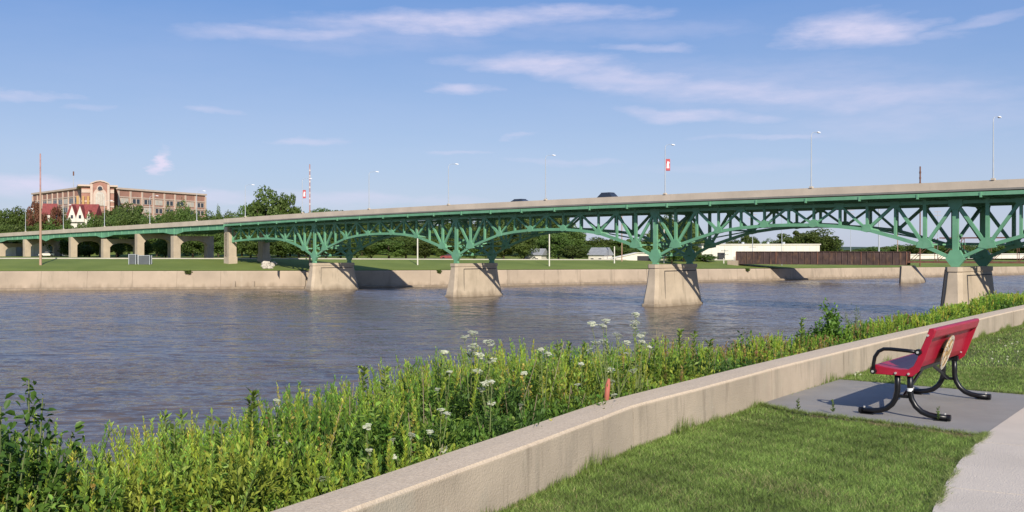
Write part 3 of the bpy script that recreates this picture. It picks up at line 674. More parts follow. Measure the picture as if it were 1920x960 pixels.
MB().prism([ca-nb*1.5+Vector((0,0,8)), cb_-nb*1.5+Vector((0,0,8)), cb_-nb*1.5+Vector((0,0,zc_)), ca-nb*1.5+t_*Lc*.75+Vector((0,0,zc_+.9)), ca-nb*1.5+t_*Lc*.5+Vector((0,0,zc_+1.2)), ca-nb*1.5+t_*Lc*.25+Vector((0,0,zc_+.9)), ca-nb*1.5+Vector((0,0,zc_))], nb*8).build('central_bay', M['brick'], hosp)
MB().sweep([[ca-nb*2.0+t_*(Lc*u)+Vector((0,0,zc_+h_)), ca+nb*7+t_*(Lc*u)+Vector((0,0,zc_+h_)), ca+nb*7+t_*(Lc*u)+Vector((0,0,zc_+h_+.5)), ca-nb*2.0+t_*(Lc*u)+Vector((0,0,zc_+h_+.5))] for u, h_ in ((-.06, 0), (.25, .95), (.5, 1.25), (.75, .95), (1.06, 0))]).build('gable_coping', M['tan_stone'], hosp)
for u in (0, 1): MB().bar(ca+t_*Lc*u-nb*1.65+Vector((0,0,8)), ca+t_*Lc*u-nb*1.65+Vector((0,0,zc_)), 1.0, .4, up=nb).build('pilaster', M['tan_stone'], hosp)
def arch(cx_, zb_, w_, h_, off_, mt, nm, par):
    pts = [cx_-t_*w_/2-nb*off_+Vector((0,0,zb_)), cx_+t_*w_/2-nb*off_+Vector((0,0,zb_))]
    for k in range(9):
        a = math.pi*k/8; pts.append(cx_+t_*(math.cos(a)*w_/2)-nb*off_+Vector((0,0,zb_+h_-w_/2+math.sin(a)*w_/2)))
    return MB().prism(pts, nb*.2).build(nm, mt, par)
cc = ca+t_*Lc*.5
f_ = arch(cc, zat(386, 437), 5.4, 7.6, 1.75, M['tan_stone'], 'arched_window', hosp); arch(cc, zat(385, 437), 3.6, 6.0, 1.9, M['pale_glass'], 'pane', f_)
for u in (-.9, 0, .9): MB().bar(cc+t_*u-nb*2.0+Vector((0,0,zat(385,437))), cc+t_*u-nb*2.0+Vector((0,0,zat(385,437)+5)), .15, .15).build('mullion', M['tan_stone'], f_)
MB().tube([cc-nb*1.75+Vector((0,0,zat(353,437))), cc-nb*1.4+Vector((0,0,zat(353,437)))], 1.3, 16).build('round_window', M['tan_stone'], hosp)
MB().tube([cc-nb*1.85+Vector((0,0,zat(353,437))), cc-nb*1.4+Vector((0,0,zat(353,437)))], .9, 16).build('round_pane', M['glass'], hosp)
for u in (-.12, .05, .2): MB().bar(A+t_*(Lt*u)-nb*.6+Vector((0,0,8)), A+t_*(Lt*u)-nb*.6+Vector((0,0,zt_-4.2)), .9, .6, up=nb).build('pilaster', M['tan_dark'], hosp)
ant = thing('antenna', A+t_*(-3)+nb*5+Vector((0,0,zw)), 'thin radio antenna on the roof left of the brick tower', 'antenna')
MB().tube([(0,0,0), (0,0,7)], [.18, .1], 6).build('mast', M['steel_pole'], ant); MB().tube([(0,0,5), (0,0,6.8)], .3, 8).build('aerial', M['rust'], ant)

def gable_house(name, label, cat, xp, D, w_, d_, zw_, zr, wallm, roofm, rz=0, gables=0, z0=None, windows=2):
    b = pd(xp, D); b.z = zg(b.x, b.y)-.3 if z0 is None else z0
    o = thing(name, b, label, cat, rz=rz); h1 = zw_-b.z; h2 = zr-b.z
    MB().box((0, d_/2, h1/2), (w_, d_, h1)).build('wall', wallm, o)
    MB().sweep([[(x_, -.4, h1-.1), (x_, d_+.4, h1-.1), (x_, d_+.4, h1+.05), (x_, d_/2, h2), (x_, -.4, h1+.05)] for x_ in (-w_/2-.4, w_/2+.4)]).build('roof', roofm, o)
    for sx in (-1, 1): MB().prism([(sx*(w_/2-.1), .1, h1), (sx*(w_/2-.1), d_-.1, h1), (sx*(w_/2-.1), d_/2, h2-.25)], (.08*sx, 0, 0)).build('gable', wallm, o)
    for j in range(windows):
        x_ = (j+.5)/windows*w_-w_/2; f = MB().box((x_, -.03, h1-1.6), (1.1, .12, 1.5)).build('window', M['white_paint'], o); MB().box((x_, -.1, h1-1.6), (.85, .06, 1.25)).build('pane', M['glass'], f)
    return o, h1, h2
hz_ = 392
o, h1, h2 = gable_house('gabled_house', 'white house with twin steep white gables under a red roof below the brick tower', 'house', 151, hz_, 10.5, 8, zat(409, hz_), zat(382, hz_), M['white_paint'], M['red_roof'], windows=0)
for gx, wg in ((-2.9, 3.0), (.2, 3.0), (3.6, 1.6)):
    top = h2-.6 if wg > 2 else h2-2.6
    g = MB().prism([(gx-wg/2, -.9, h1-1.5), (gx+wg/2, -.9, h1-1.5), (gx+wg/2, -.9, h1+.3), (gx, -.9, top), (gx-wg/2, -.9, h1+.3)], (0, 3.2, 0)).build('front_gable', M['white_paint'], o)
    MB().box((gx, -.95, h1+.5), (.9 if wg > 2 else .5, .1, 1.3)).build('window', M['glass'], g)
    for s_ in (-1, 1): MB().bar((gx+s_*(wg/2+.1), .6, h1+.25), (gx, .6, top+.1), .18, 3.2, up=(0, 1, 0)).build('gable_roof', M['red_roof'], g)
gable_house('red_roof_house', 'house with a broad dull red roof and white gable left of the twin gabled house', 'house', 92, 398, 4.6, 7, zat(402, 398), zat(381, 398), M['white_paint'], M['red_roof'], rz=.3)
gable_house('brick_house', 'orange brick house half hidden in trees behind the third span', 'house', 968, 330, 7, 7, zat(452, 330), zat(436, 330), M['brick'], M['red_roof'], z0=3.2)
gable_house('grey_roof_house', 'small white house with pale grey roof between trees right of the brick house', 'house', 998, 292, 5.5, 6, zat(478, 292), zat(466, 292), M['white_paint'], M['grey_roof'], rz=-.35)
gable_house('white_house', 'white gabled house with a grey roof left of the low white shed', 'house', 1118, 296, 5, 6, zat(478, 296), zat(464, 296), M['white_paint'], M['grey_roof'], rz=-.5)
o = thing('shed', pd(1180, 292, -1.6), 'long low white shed with an open dark bay left of the third pier', 'shed')
MB().prism([(-6.4, 0, 0), (6.6, 0, 0), (6.6, 0, 2.3), (2.5, 0, 2.5), (-6.4, 0, .5)], (0, 8, 0)).build('wall', M['white_paint'], o)
MB().prism([(-6.7, -.3, .52), (2.5, -.3, 2.52), (6.9, -.3, 2.32), (6.9, -.3, 2.5), (2.5, -.3, 2.72), (-6.7, -.3, .7)], (0, 8.6, 0)).build('roof', M['white_paint'], o)
MB().box((4.3, -.05, .95), (4.0, .1, 1.5)).build('open_bay', M['dark_trim'], o)
def warehouse(x0, x1, D, ytop, label, z0=-1.8, rz=0, bays=18):
    a, b = pd(x0, D), pd(x1, D); L_ = b.x-a.x; zt2 = zat(ytop, D)
    o = thing('warehouse', (a.x, D, z0), label, 'warehouse', rz=rz)
    MB().box((L_/2, 8, (zt2-z0)/2), (L_, 16, zt2-z0)).build('wall', M['white_paint'], o)
    MB().box((L_/2, 8, zt2-z0+.15), (L_+.6, 16.6, .3)).build('roof', M['white_paint'], o)
    for j in range(bays): MB().box((L_*(j+.5)/bays, -.04, (zt2-z0)/2), (.12, .08, zt2-z0-.1)).build('panel_rib', M['white_paint'], o)
    return o, L_, zt2-z0
o, L_, h_ = warehouse(1316, 1537, 318, 459, 'long flat white warehouse behind the rusty girder bridge')
MB().box((-1.5, 3, h_*.62), (3.4, 6, 1.1)).build('annex', M['white_paint'], o)
MB().box((6, -.1, 1.6), (2.2, .1, 2.4)).build('door', M['dark_trim'], o); MB().box((12, -.1, 1.2), (4, .1, .9)).build('window', M['pale_glass'], o)
for x_ in (14, 22, 27): MB().tube([(x_, 5, h_), (x_, 5, h_+.9)], .45, 10).build('roof_vent', M['steel_pole'], o)
warehouse(1707, 1790, 395, 478, 'low white building seen past the railway pier, left of the fourth truss foot', bays=8)
warehouse(1862, 1990, 400, 477, 'low white building at the right edge behind the old truss', bays=12)
warehouse(-60, 30, 352, 458, 'white building seen under the viaduct at the left edge', z0=-.6, bays=6)
warehouse(58, 94, 342, 458, 'narrow white building seen between viaduct piers left of the tall mast', z0=-.6, bays=3)
rc = make_car('small red car parked on the riverside road left of the second truss foot', M['red_roof'], 1.4); b = pd(842, 269); rc.location = (b.x, b.y, road_z(b.x)+.03)
for (xp, D, nm) in ((88, 322, 'left white car under the viaduct, just right of the mast'), (100, 334, 'white car under the viaduct, farther from the mast')):
    rc = make_car(nm, M['white_paint'], 1.5); b = pd(xp, D); rc.location = (b.x, b.y, zg(b.x, b.y)+.03); rc.rotation_euler.z = .3

# ------------------------------------------------------------ trees
def crown_mesh(seed, nblob, nleaf, leaf, flat=1.0, material='leaf_tree', airy=.0):
    g = np.random.default_rng(seed); cs = []; rs = []
    for k in range(nblob):
        u = g.normal(size=3); u /= np.linalg.norm(u); r_ = g.uniform(.12, .40)**.9
        c = u*r_*np.array([1, 1, .98]); c[2] = c[2]*1.0+.5
        wdt = .5*math.sqrt(max(.05, 1-((c[2]-.42)/.62)**2)); rr = math.hypot(c[0], c[1])
        if rr > wdt*.8: c[:2] *= wdt*.8/rr
        cs.append(c); rs.append(g.uniform(.09, .17))
    cs = np.array(cs); rs = np.array(rs)
    idx = g.integers(0, nblob, nleaf); d = g.normal(size=(nleaf, 3)); d /= np.linalg.norm(d, axis=1)[:, None]
    rad = rs[idx]*g.uniform(.45, 1.12, nleaf)**.6
    c = cs[idx]+d*rad[:, None]*np.array([1, 1, .8]); nrm = d*.7+g.normal(size=(nleaf, 3))*.55; nrm /= np.linalg.norm(nrm, axis=1)[:, None]
    a = np.cross(nrm, g.normal(size=(nleaf, 3))); a /= np.linalg.norm(a, axis=1)[:, None]; b = np.cross(nrm, a)
    s_ = leaf*g.uniform(.6, 1.3, nleaf)[:, None]
    V = np.stack([c-a*s_, c-b*s_*.6, c+a*s_, c+b*s_*.6], 1).reshape(-1, 3); Fq = np.arange(nleaf*4).reshape(-1, 4)
    me = npmesh('crown', V, Fq, M[material]).data
    return me
protos = []
for sd, nb, nl, lf, mtn in ((11, 46, 5200, .030, 'leaf_tree'), (12, 60, 6000, .028, 'leaf_tree'), (13, 38, 4600, .032, 'leaf_tree'), (14, 70, 6500, .026, 'leaf_tree'), (15, 44, 5000, .030, 'leaf_russet')):
    me = crown_mesh(sd, nb, nl, lf, material=mtn); ob = [o for o in bpy.data.objects if o.data == me][0]; bpy.data.objects.remove(ob)
    tb_ = MB(); g = random.Random(sd); tb_.tube([(0,0,0), (.01,0,.3), (0,.01,.62)], [.035, .026, .012], 7)
    for k in range(7):
        a = g.uniform(0, 6.28); z_ = g.uniform(.22, .5); tb_.tube([(0,0,z_), (.17*math.cos(a), .17*math.sin(a), z_+.14), (.31*math.cos(a), .31*math.sin(a), z_+.26)], [.014, .009, .004], 5)
    protos.append((me, tb_.mesh('trunk', M['bark'], True)))
def tree(xp, D, ytop, w_, label, kind=None, sink=0, group='trees on the far bank', name='broadleaf_tree', base=None):
    b = pd(xp, D); b.z = (zg(b.x, b.y) if base is None else base)-.2-sink; h = zat(ytop, D)-b.z
    if h < 2: return
    o = thing(name, b, label, 'tree', group, rz=random.uniform(0, 6.28)); k = random.randrange(4) if kind is None else kind
    for nm, me, zz in (('trunk', protos[k][1], 0), ('crown', protos[k][0], 0)):
        c = bpy.data.objects.new(nm, me); C.objects.link(c); c.parent = o
        c.scale = (w_, w_, h) if nm == 'trunk' else (w_, w_, h*.97)
        if nm == 'crown': c.location.z = h*.03
    return o
SX = [-60, 0, 30, 50, 60, 75, 90, 110, 125, 165, 175, 190, 215, 250, 270, 290, 310, 330, 345, 360, 400, 415, 428, 440, 458, 475, 500, 530, 548, 560, 572, 600, 655, 664, 680, 695, 740, 900, 980, 1010, 1030, 1050, 1075, 1090, 1215, 1240, 1270, 1300, 1320, 1380]
SY = [388, 386, 383, 378, 388, 402, 408, 410, 414, 416, 402, 386, 378, 373, 381, 396, 394, 384, 378, 394, 391, 389, 396, 390, 396, 396, 396, 398, 398, 398, 388, 385, 387, 396, 389, 400, 405, 408, 385, 378, 374, 378, 420, 442, 446, 400, 396, 402, 440, 456]
def sk(x): return interp(SX, SY, x)
ordn = ['first','second','third','fourth','fifth','sixth','seventh','eighth','ninth','tenth','eleventh','twelfth','thirteenth','fourteenth','fifteenth','sixteenth','seventeenth','eighteenth','nineteenth','twentieth']
def ordw(n): return ordn[n] if n < 20 else ('twenty-'+ordn[n-20] if n < 29 else ('thirtieth' if n == 29 else ('thirty-'+ordn[n-30] if n < 39 else ('fortieth' if n == 39 else 'forty-'+ordn[n-40]))))
cnt = [0, 0, 0]
for row, (D, st, dy, w_) in enumerate(((395, 24, 0, 11), (335, 27, 14, 10), (292, 31, 34, 8.5))):
    x = -40.0
    while x < 1330:
        xx = x+random.uniform(-6, 6)
        ok = True
        if row == 2 and (xx < 110 or 985 < xx < 1010 or 1100 < xx < 1232 or 425 < xx < 470 and False): ok = False
        if row == 1 and xx > 1070 and xx < 1230: ok = True
        if row == 0 and 118 < xx < 178: ok = False
        if row == 1 and 955 < xx < 982: ok = False
        if ok:
            yt = sk(xx)+dy+random.uniform(-2, 12)
            if row == 0: yt = max(sk(xx-9), sk(xx), sk(xx+9))+random.uniform(0, 4)
            DD = D+random.uniform(-10, 10); u_ = (xx-960)/F; i_ = (u_+.1947)/(.1478+.144*u_); Dv = 215*(1-.144*i_)
            if xx < 450: DD = max(DD, Dv+22+(14, 7, 0)[row]+random.uniform(0, 10))
            if row == 0 and 60 < xx < 180: DD = max(Dv+30, 370)
            if row == 1 and xx < 180: yt = max(yt, 418)
            if row == 2: yt = max(yt, 430)
            tone = random.choice(('dark green', 'mid green', 'leafy', 'rounded', 'dense'))
            tree(xx, DD, yt, w_*random.uniform(.85, 1.25), f"{tone} tree in the {('back', 'middle', 'front')[row]} row of the far woods, {ordw(cnt[row])} from the left", group='trees of the far bank woods'); cnt[row] += 1
        x += st*random.uniform(.8, 1.15)
tree(500, 300, 346, 15.0, 'tallest round green tree above the viaduct end, left of the left banner', 1, name='large_tree')
tree(534, 302, 354, 11, 'green tree joined to the right side of the tallest round tree', 0)
tree(470, 304, 366, 9, 'small green tree at the left foot of the tallest round tree', 2)
tree(104, 372, 381, 6, 'russet brown tree before the left brick wing', 4, name='russet_tree'); tree(70, 370, 372, 8, 'russet green tree at the left end of the brick wing', 4, name='russet_tree')
tree(119, 376, 392, 6, 'dark tree between the red roofed house and the twin gabled house', 3); tree(128, 366, 412, 6, 'low tree before the left corner of the twin gabled house', 2); tree(150, 362, 413, 7, 'low tree before the middle of the twin gabled house', 0); tree(176, 372, 396, 8, 'tree hiding the right end of the twin gabled house', 1)
tree(408, 330, 388, 4, 'small dark conifer shaped tree right of the brick wing', 3)
tree(345, 372, 377, 9, 'dark tree before the right end of the brick wing', 3); tree(315, 375, 386, 6, 'small dark tree before the middle of the brick wing', 3)
tree(1478, 352, 434, 13, 'wide green tree behind the warehouse, left one of the large pair', 0, name='large_tree'); tree(1535, 350, 427, 15, 'big round green tree behind the right end of the warehouse', 1, name='large_tree')
tree(1502, 356, 428, 11, 'tall green tree between the two large trees behind the warehouse', 2)
tree(1560, 353, 440, 8, 'lower green tree at the right edge of the large pair', 0)
tree(1402, 345, 436, 9, 'thin airy tree above the left part of the warehouse', 2); tree(1375, 348, 446, 8, 'low tree left of the airy tree above the warehouse', 3); tree(1440, 360, 448, 8, 'low green tree right of the airy tree above the warehouse', 3)
j = 0
for x in range(1600, 2000, 17):
    tree(x+random.uniform(-5, 5), 520+random.uniform(-30, 60), interp([1600,1650,1700,1740,1800,1920], [466,461,456,452,455,457], x)+random.uniform(-1, 3), random.uniform(12, 18), f'low tree of the distant line right of the warehouse, {ordw(j)} from the left', group='distant low trees on the right'); j += 1
# hanging scrub on the river wall
for xp, w_, nm in ((350, 2.2, 'left of the end column'), (823, 1.6, 'just left of the second river pier'), (1410, 1.8, 'below the warehouse')):
    D = wall_y((xp-960)/F*235); b = pd(xp, D); b.y = wall_y(b.x)-.3; b.z = wall_top(b.x)-.5
    o = thing('wall_shrub', b, f'small green shrub hanging over the river wall {nm}', 'shrub', 'shrubs hanging over the river wall')
    c = bpy.data.objects.new('foliage', protos[2][0]); C.objects.link(c); c.parent = o; c.scale = (w_, w_*.6, 1.1); c.location.z = -.3

# ------------------------------------------------------------ near bank: lawn, wall, pad, path
WP = [Vector(p) for p in ((-6.5, -5.5), (-3.4, .25), (-.8, 4.9), (1.0, 8.26), (2.7, 10.72), (4.45, 13.15), (10.3, 20.95), (32, 49.5), (110, 150))]
def wnorm(k):
    ds_ = []
    if k > 0: ds_.append((WP[k]-WP[k-1]).normalized())
    if k < len(WP)-1: ds_.append((WP[k+1]-WP[k]).normalized())
    d = sum(ds_, Vector((0, 0))).normalized(); return Vector((-d.y, d.x))
WTH = .34; WH = .36
cum = [0]
for k in range(1, len(WP)): cum.append(cum[-1]+(WP[k]-WP[k-1]).length)
def wpt(s):
    k = max(0, min(len(WP)-2, int(np.searchsorted(cum, s))-1)); f = (s-cum[k])/(cum[k+1]-cum[k])
    n_ = (wnorm(k)*(1-f)+wnorm(k+1)*f).normalized(); return WP[k].lerp(WP[k+1], f), n_
# lawn as one sheet
pts = [(p.x, p.y, 0) for p in WP]+[(900, 150, 0), (900, -300, 0), (-40, -300, 0), (-40, -5.5, 0)]
MB().poly(pts, [tuple(range(len(pts)))]).build('lawn_ground', M['lawn']); tag(bpy.data.objects['lawn_ground'], kind='structure')
# bank down to the water
secs = []
for s in np.linspace(0, cum[-1], 90):
    p_, n_ = wpt(s); row_ = []
    for d, z in ((.30, -.05), (.8, -.2), (2, -.55), (4, -1.3), (7, -3.0), (11, -5.2), (15, -7.0), (24, -9)):
        q_ = p_+n_*d; row_.append((q_.x, q_.y, z+random.uniform(-.04, .04)))
    secs.append(row_)
MB().sweep(secs, close=False).build('river_bank', M['bank'], smooth=True); tag(bpy.data.objects['river_bank'], kind='structure')
# low flood wall in sections with open joints
lw = thing('flood_wall', (0, 0, 0), 'low pale concrete flood wall running from the bottom of the picture past the bench', 'wall')
sJ = cum[3]
def s_at_px(xp):
    best = min((abs((wpt(s)[0].x/wpt(s)[0].y)-(xp-960)/F), s) for s in np.linspace(cum[2], cum[7], 3000) if wpt(s)[0].y > 1); return best[1]
joints = [0, cum[1]-.5, s_at_px(1190), s_at_px(1448), s_at_px(1901), s_at_px(1901)+7, s_at_px(1901)+14, s_at_px(1901)+21, cum[-1]]
for k in range(len(joints)-1):
    a, b = joints[k]+(.006 if k != 4 else .02), joints[k+1]-(.006 if k != 3 else .02)
    if k in (1, 2): a -= .004; b += 0
    z_chip = True; nseg = max(2, int((b-a)/.09) if b < 40 else 12); secs = []
    for s in np.linspace(a, b, nseg+1):
        p_, n_ = wpt(s); w1 = .006*math.sin(s*1.7)+random.uniform(-.0015, .0015)-(.014*max(0, math.sin(s*5.1)*math.sin(s*1.37)-.55) if z_chip else 0); w2 = random.uniform(-.001, .001)
        def Q(d, z): 
            q_ = p_+n_*d; return (q_.x, q_.y, z)
        secs.append([Q(.0, -.1), Q(.0+w1*.6, .12), Q(.004+w1, WH-.022+w2*.5), Q(.020+w1, WH-.004+w2), Q(WTH*.5, WH+w2*.5), Q(WTH-.02, WH-.003), Q(WTH, WH-.03), Q(WTH, -.4)])
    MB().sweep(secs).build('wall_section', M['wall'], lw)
# pad under the bench and the footpath
pad = [px(1425, 765), px(1590, 715), px(1920, 742), px(1990, 723.5)]
PA, PB = px(1425, 765), px(1590, 715); PC, PD_ = px(1920, 742.5), px(1845, 822)
nrm2 = Vector((.8, -.6, 0))
pe = Vector((5.55, 10.82, 0))
padp = [px(1432, 763), px(1587, 715.5), px(1930, 744), px(1923, 769), px(1845, 822), px(1500, 778)]
padp = [Vector((p.x, p.y, 0)) for p in padp]; padp[0] += Vector((-.05, .04, 0)); padp[1] += Vector((-.06, .05, 0))
far_r = padp[1]+(padp[2]-padp[1])*1.28
padp = [padp[0], padp[1], far_r, padp[4], padp[5]]
o = MB().prism([p+Vector((0,0,-.1)) for p in padp], (0, 0, .122)).build('bench_pad', M['slab']); tag(o, kind='structure')
pl = [px(1700, 1150), px(1752, 960), px(1775, 912), px(1800, 872), px(1846, 822)]
pl = [Vector((p.x, p.y, 0)) for p in pl]; dd = Vector((.60, .80, 0)); 
pl = [Vector((-.6, -2.0, 0)), pl[0]]+pl[1:]+[pl[-1]+Vector((.59, .807, 0))*4, pl[-1]+Vector((.61, .79, 0))*14, pl[-1]+Vector((.61, .79, 0))*60]
pth = tag(empty('footpath'), kind='structure')
def rgt(k):
    a = pl[max(0, k-1)]; b = pl[min(len(pl)-1, k+1)]; d = (b-a).normalized(); return Vector((d.y, -d.x, 0))
# cut the path in slabs with joints
cumP = [0]
for k in range(1, len(pl)): cumP.append(cumP[-1]+(pl[k]-pl[k-1]).length)
def ppt(s):
    k = max(0, min(len(pl)-2, int(np.searchsorted(cumP, s))-1)); f = (s-cumP[k])/(cumP[k+1]-cumP[k]); return pl[k].lerp(pl[k+1], f), (rgt(k)*(1-f)+rgt(k+1)*f).normalized()
s = 0; k = 0
while s < min(cumP[-1], 60):
    e = s+1.9; secs = []
    for t2 in np.linspace(s+.006, e-.006, 7):
        p_, r_ = ppt(min(t2, cumP[-1]-.01)); q_ = p_+r_*2.3
        secs.append([(p_.x, p_.y, -.08), (q_.x, q_.y, -.08), (q_.x, q_.y, .03), (p_.x, p_.y, .03)])
    MB().sweep(secs).build('paving_slab', M['path'], pth); s = e

# ------------------------------------------------------------ bench
T = Vector((.598, .801, 0)); Nn = Vector((-.801, .598, 0)); BC = Vector((4.27, 10.4, .022))
bench = thing('park_bench', BC, 'crimson bench with black tubular legs and a round back medallion on the grey pad', 'bench')
bench.rotation_euler.z = math.atan2(T.y, T.x)         # local x runs along the bench, +y towards the river
HL = .90
def prof_sweep(pr, x0, x1, n=2): return MB().sweep([[(x0+(x1-x0)*j/(n-1), y_, z_) for y_, z_ in pr] for j in range(n)])
def thick(line, t_):
    out = []; n_ = len(line)
    for k, (y_, z_) in enumerate(line):
        a = Vector(line[max(0, k-1)]); b = Vector(line[min(n_-1, k+1)]); d = (b-a).normalized(); out.append((Vector((y_, z_)), Vector((-d.y, d.x))))
    return [tuple(p-q*t_/2) for p, q in out]+[tuple(p+q*t_/2) for p, q in reversed(out)]
seatl = [(.275, .405), (.296, .43), (.300, .455), (.285, .478), (.255, .487), (.15, .468), (.03, .455), (-.06, .458)]
prof_sweep(thick(seatl, .012), -HL, HL).build('seat', M['red_coat'], bench, smooth=False, bevel=.004)
backl = [(-.055, .455), (-.105, .475), (-.135, .53), (-.155, .60), (-.172, .66), (-.200, .72), (-.222, .78), (-.247, .84), (-.262, .862), (-.283, .862), (-.292, .845)]
prof_sweep(thick(backl, .012), -HL, HL).build('backrest', M['red_coat'], bench, bevel=.004)
MB().sweep([[(x_, -.226, .772), (x_, -.252, .845), (x_, -.268, .868), (x_, -.296, .864), (x_, -.304, .845), (x_, -.283, .782), (x_, -.272, .768), (x_, -.245, .762)] for x_ in (-HL+.007, HL-.007)]).build('rolled_edge', M['red_coat'], bench, bevel=.006)
lowl = [(-.055, .452), (-.09, .43), (-.12, .46), (-.15, .53)]
for sx in (-1, 1):
    xx = sx*HL
    poly = [(.276, .402), (.303, .43), (.305, .46), (.285, .485), (.15, .474), (.03, .462), (-.05, .466), (-.10, .50), (-.13, .56), (-.165, .66), (-.215, .78), (-.245, .865), (-.288, .865), (-.297, .84), (-.262, .74), (-.222, .63), (-.19, .54), (-.15, .45), (-.09, .40)]
    MB().prism([(xx-.006, y_, z_) for y_, z_ in poly], (.012*1, 0, 0)).build('end_plate', M['red_coat'], bench, bevel=.005)
    for (y_, z_) in ((.26, .435), (.06, .425), (-.06, .425), (-.14, .62), (-.235, .80)):
        MB().tube([(xx+sx*.004, y_, z_), (xx+sx*.022, y_, z_)], .011, 10).build('bolt', M['bolt'], bench)
    # armrest
    arm = [(.262, .432), (.262, .50), (.250, .57), (.215, .625), (.165, .652), (.10, .655), (-.05, .648), (-.155, .640)]
    ax = xx+sx*.035
    ar = MB().tube([(ax, y_, z_) for y_, z_ in arm], .018, 10).build('armrest', M['black_coat'], bench, smooth=True)
    MB().tube([(ax-sx*.02, -.155, .640), (ax+sx*.024, -.155, .640)], .030, 14).build('lug', M['black_coat'], ar); MB().tube([(ax, -.155, .640), (ax+sx*.034, -.155, .640)], .012, 10).build('bolt', M['bolt'], ar)
    MB().tube([(ax-sx*.02, .262, .432), (ax+sx*.024, .262, .432)], .028, 14).build('lug', M['black_coat'], ar); MB().tube([(ax, .262, .432), (ax+sx*.034, .262, .432)], .012, 10).build('bolt', M['bolt'], ar)
    lx = sx*(HL-.045)
    for sy in (-1, 1):
        pr = [(sy*.058, .43), (sy*.058, .30), (sy*.060, .24), (sy*.075, .175), (sy*.11, .115), (sy*.165, .068), (sy*.23, .045), (sy*.29, .036), (sy*.405, .034)]
        lg = MB().tube([(lx, y_, z_) for y_, z_ in pr], .0275, 12).build('leg', M['black_coat'], bench, smooth=True)
        MB().tube([(lx, sy*.395, .034), (lx, sy*.425, .034)], .030, 12).build('foot_cap', M['black_coat'], lg)
        MB().tube([(lx, sy*.375, .055), (lx, sy*.375, .075)], .010, 8).build('bolt', M['bolt'], lg)
        MB().box((lx, sy*.34, .004), (.07, .12, .008)).build('foot_pad', M['black_coat'], lg)
    MB().box((lx, 0, .425), (.06, .20, .05)).build('seat_bracket', M['black_coat'], bench, bevel=.005)
    MB().bar((lx, -.05, .20), (lx, .05, .20), .02, .03).build('leg_link', M['black_coat'], bench)
MB().tube([(-HL+.045, -.058, .255), (-HL+.045, -.058, .285)], .0285, 12).build('sticker', M['sticker'], bench)
MB().bar((HL-.05, .0, .20), (.15, 0, .42), .02, .03).build('brace', M['black_coat'], bench); MB().bar((-HL+.05, .0, .20), (-.15, 0, .42), .02, .03).build('brace', M['black_coat'], bench)
MB().box((0, -.02, .425), (1.7, .05, .03)).build('under_rail', M['black_coat'], bench)
# medallion, a thing fixed on the back: part of the bench
lean = math.atan2(.13, .38); md = empty('medallion', (-.11, -.212, .575)); md.parent = bench; md.rotation_euler = (R(90)+lean-0.02, 0, R(3))
ring_ = MB().tube([(0, 0, -.006), (0, 0, .005)], .182, 40).build('disc', M['emblem_tan'], md)
for k in range(24):
    a = 2*math.pi*k/24; MB().box((math.cos(a)*.168, math.sin(a)*.168, .004), (.028, .036, .008), Matrix.Rotation(a, 3, 'Z')).build('rim_tile', M['emblem_rim'] if k % 2 else M['emblem_pale'], md)
MB().sweep([[(math.cos(a)*r_, math.sin(a)*r_, z_) for r_, z_ in ((.150, .004), (.158, .004), (.158, .009), (.150, .009))] for a in [2*math.pi*k/40 for k in range(41)]]).build('rim_ring', M['emblem_pale'], md)
for k in range(8):
    a = 2*math.pi*k/8+.2; MB().prism([(math.cos(a)*.03, math.sin(a)*.03, .006), (math.cos(a+.22)*.09, math.sin(a+.22)*.09, .006), (math.cos(a)*.14, math.sin(a)*.14, .006), (math.cos(a-.22)*.09, math.sin(a-.22)*.09, .006)], (0, 0, .005)).build('relief_petal', M['emblem_pale'] if k % 2 else M['emblem_tan'], md)
MB().tube([(0, 0, .006), (0, 0, .013)], .035, 16).build('boss', M['emblem_tan'], md)
MB().bar((0, 0, -.012), (0, .0, -.06), .05, .05).build('mount', M['black_coat'], md)
for (x_, z_) in ((-HL+.06, .80), (HL-.07, .80), (HL-.07, .5), (-.5, .80), (.5, .80)):
    y_ = -.155-(z_-.6)*.38-.01; MB().tube([(x_, y_+.012, z_), (x_, y_-.012, z_-.004)], .009, 8).build('bolt', M['bolt'], bench)

# red marker post behind the wall
b = px(1133, 745, .45); b = Vector(((1130-960)/F*8.75, 8.75, -.3)); 
rp = thing('marker_post', b, 'short leaning red marker post among the weeds just behind the low wall', 'post')
D_ = b.y; MB().tube([(-.02, 0, 0), (.045, 0, zat(713, D_)-b.z-.04), (.055, 0, zat(710, D_)-b.z)], [.024, .022, .010], 12).build('shaft', M['red_post'], rp, smooth=True)

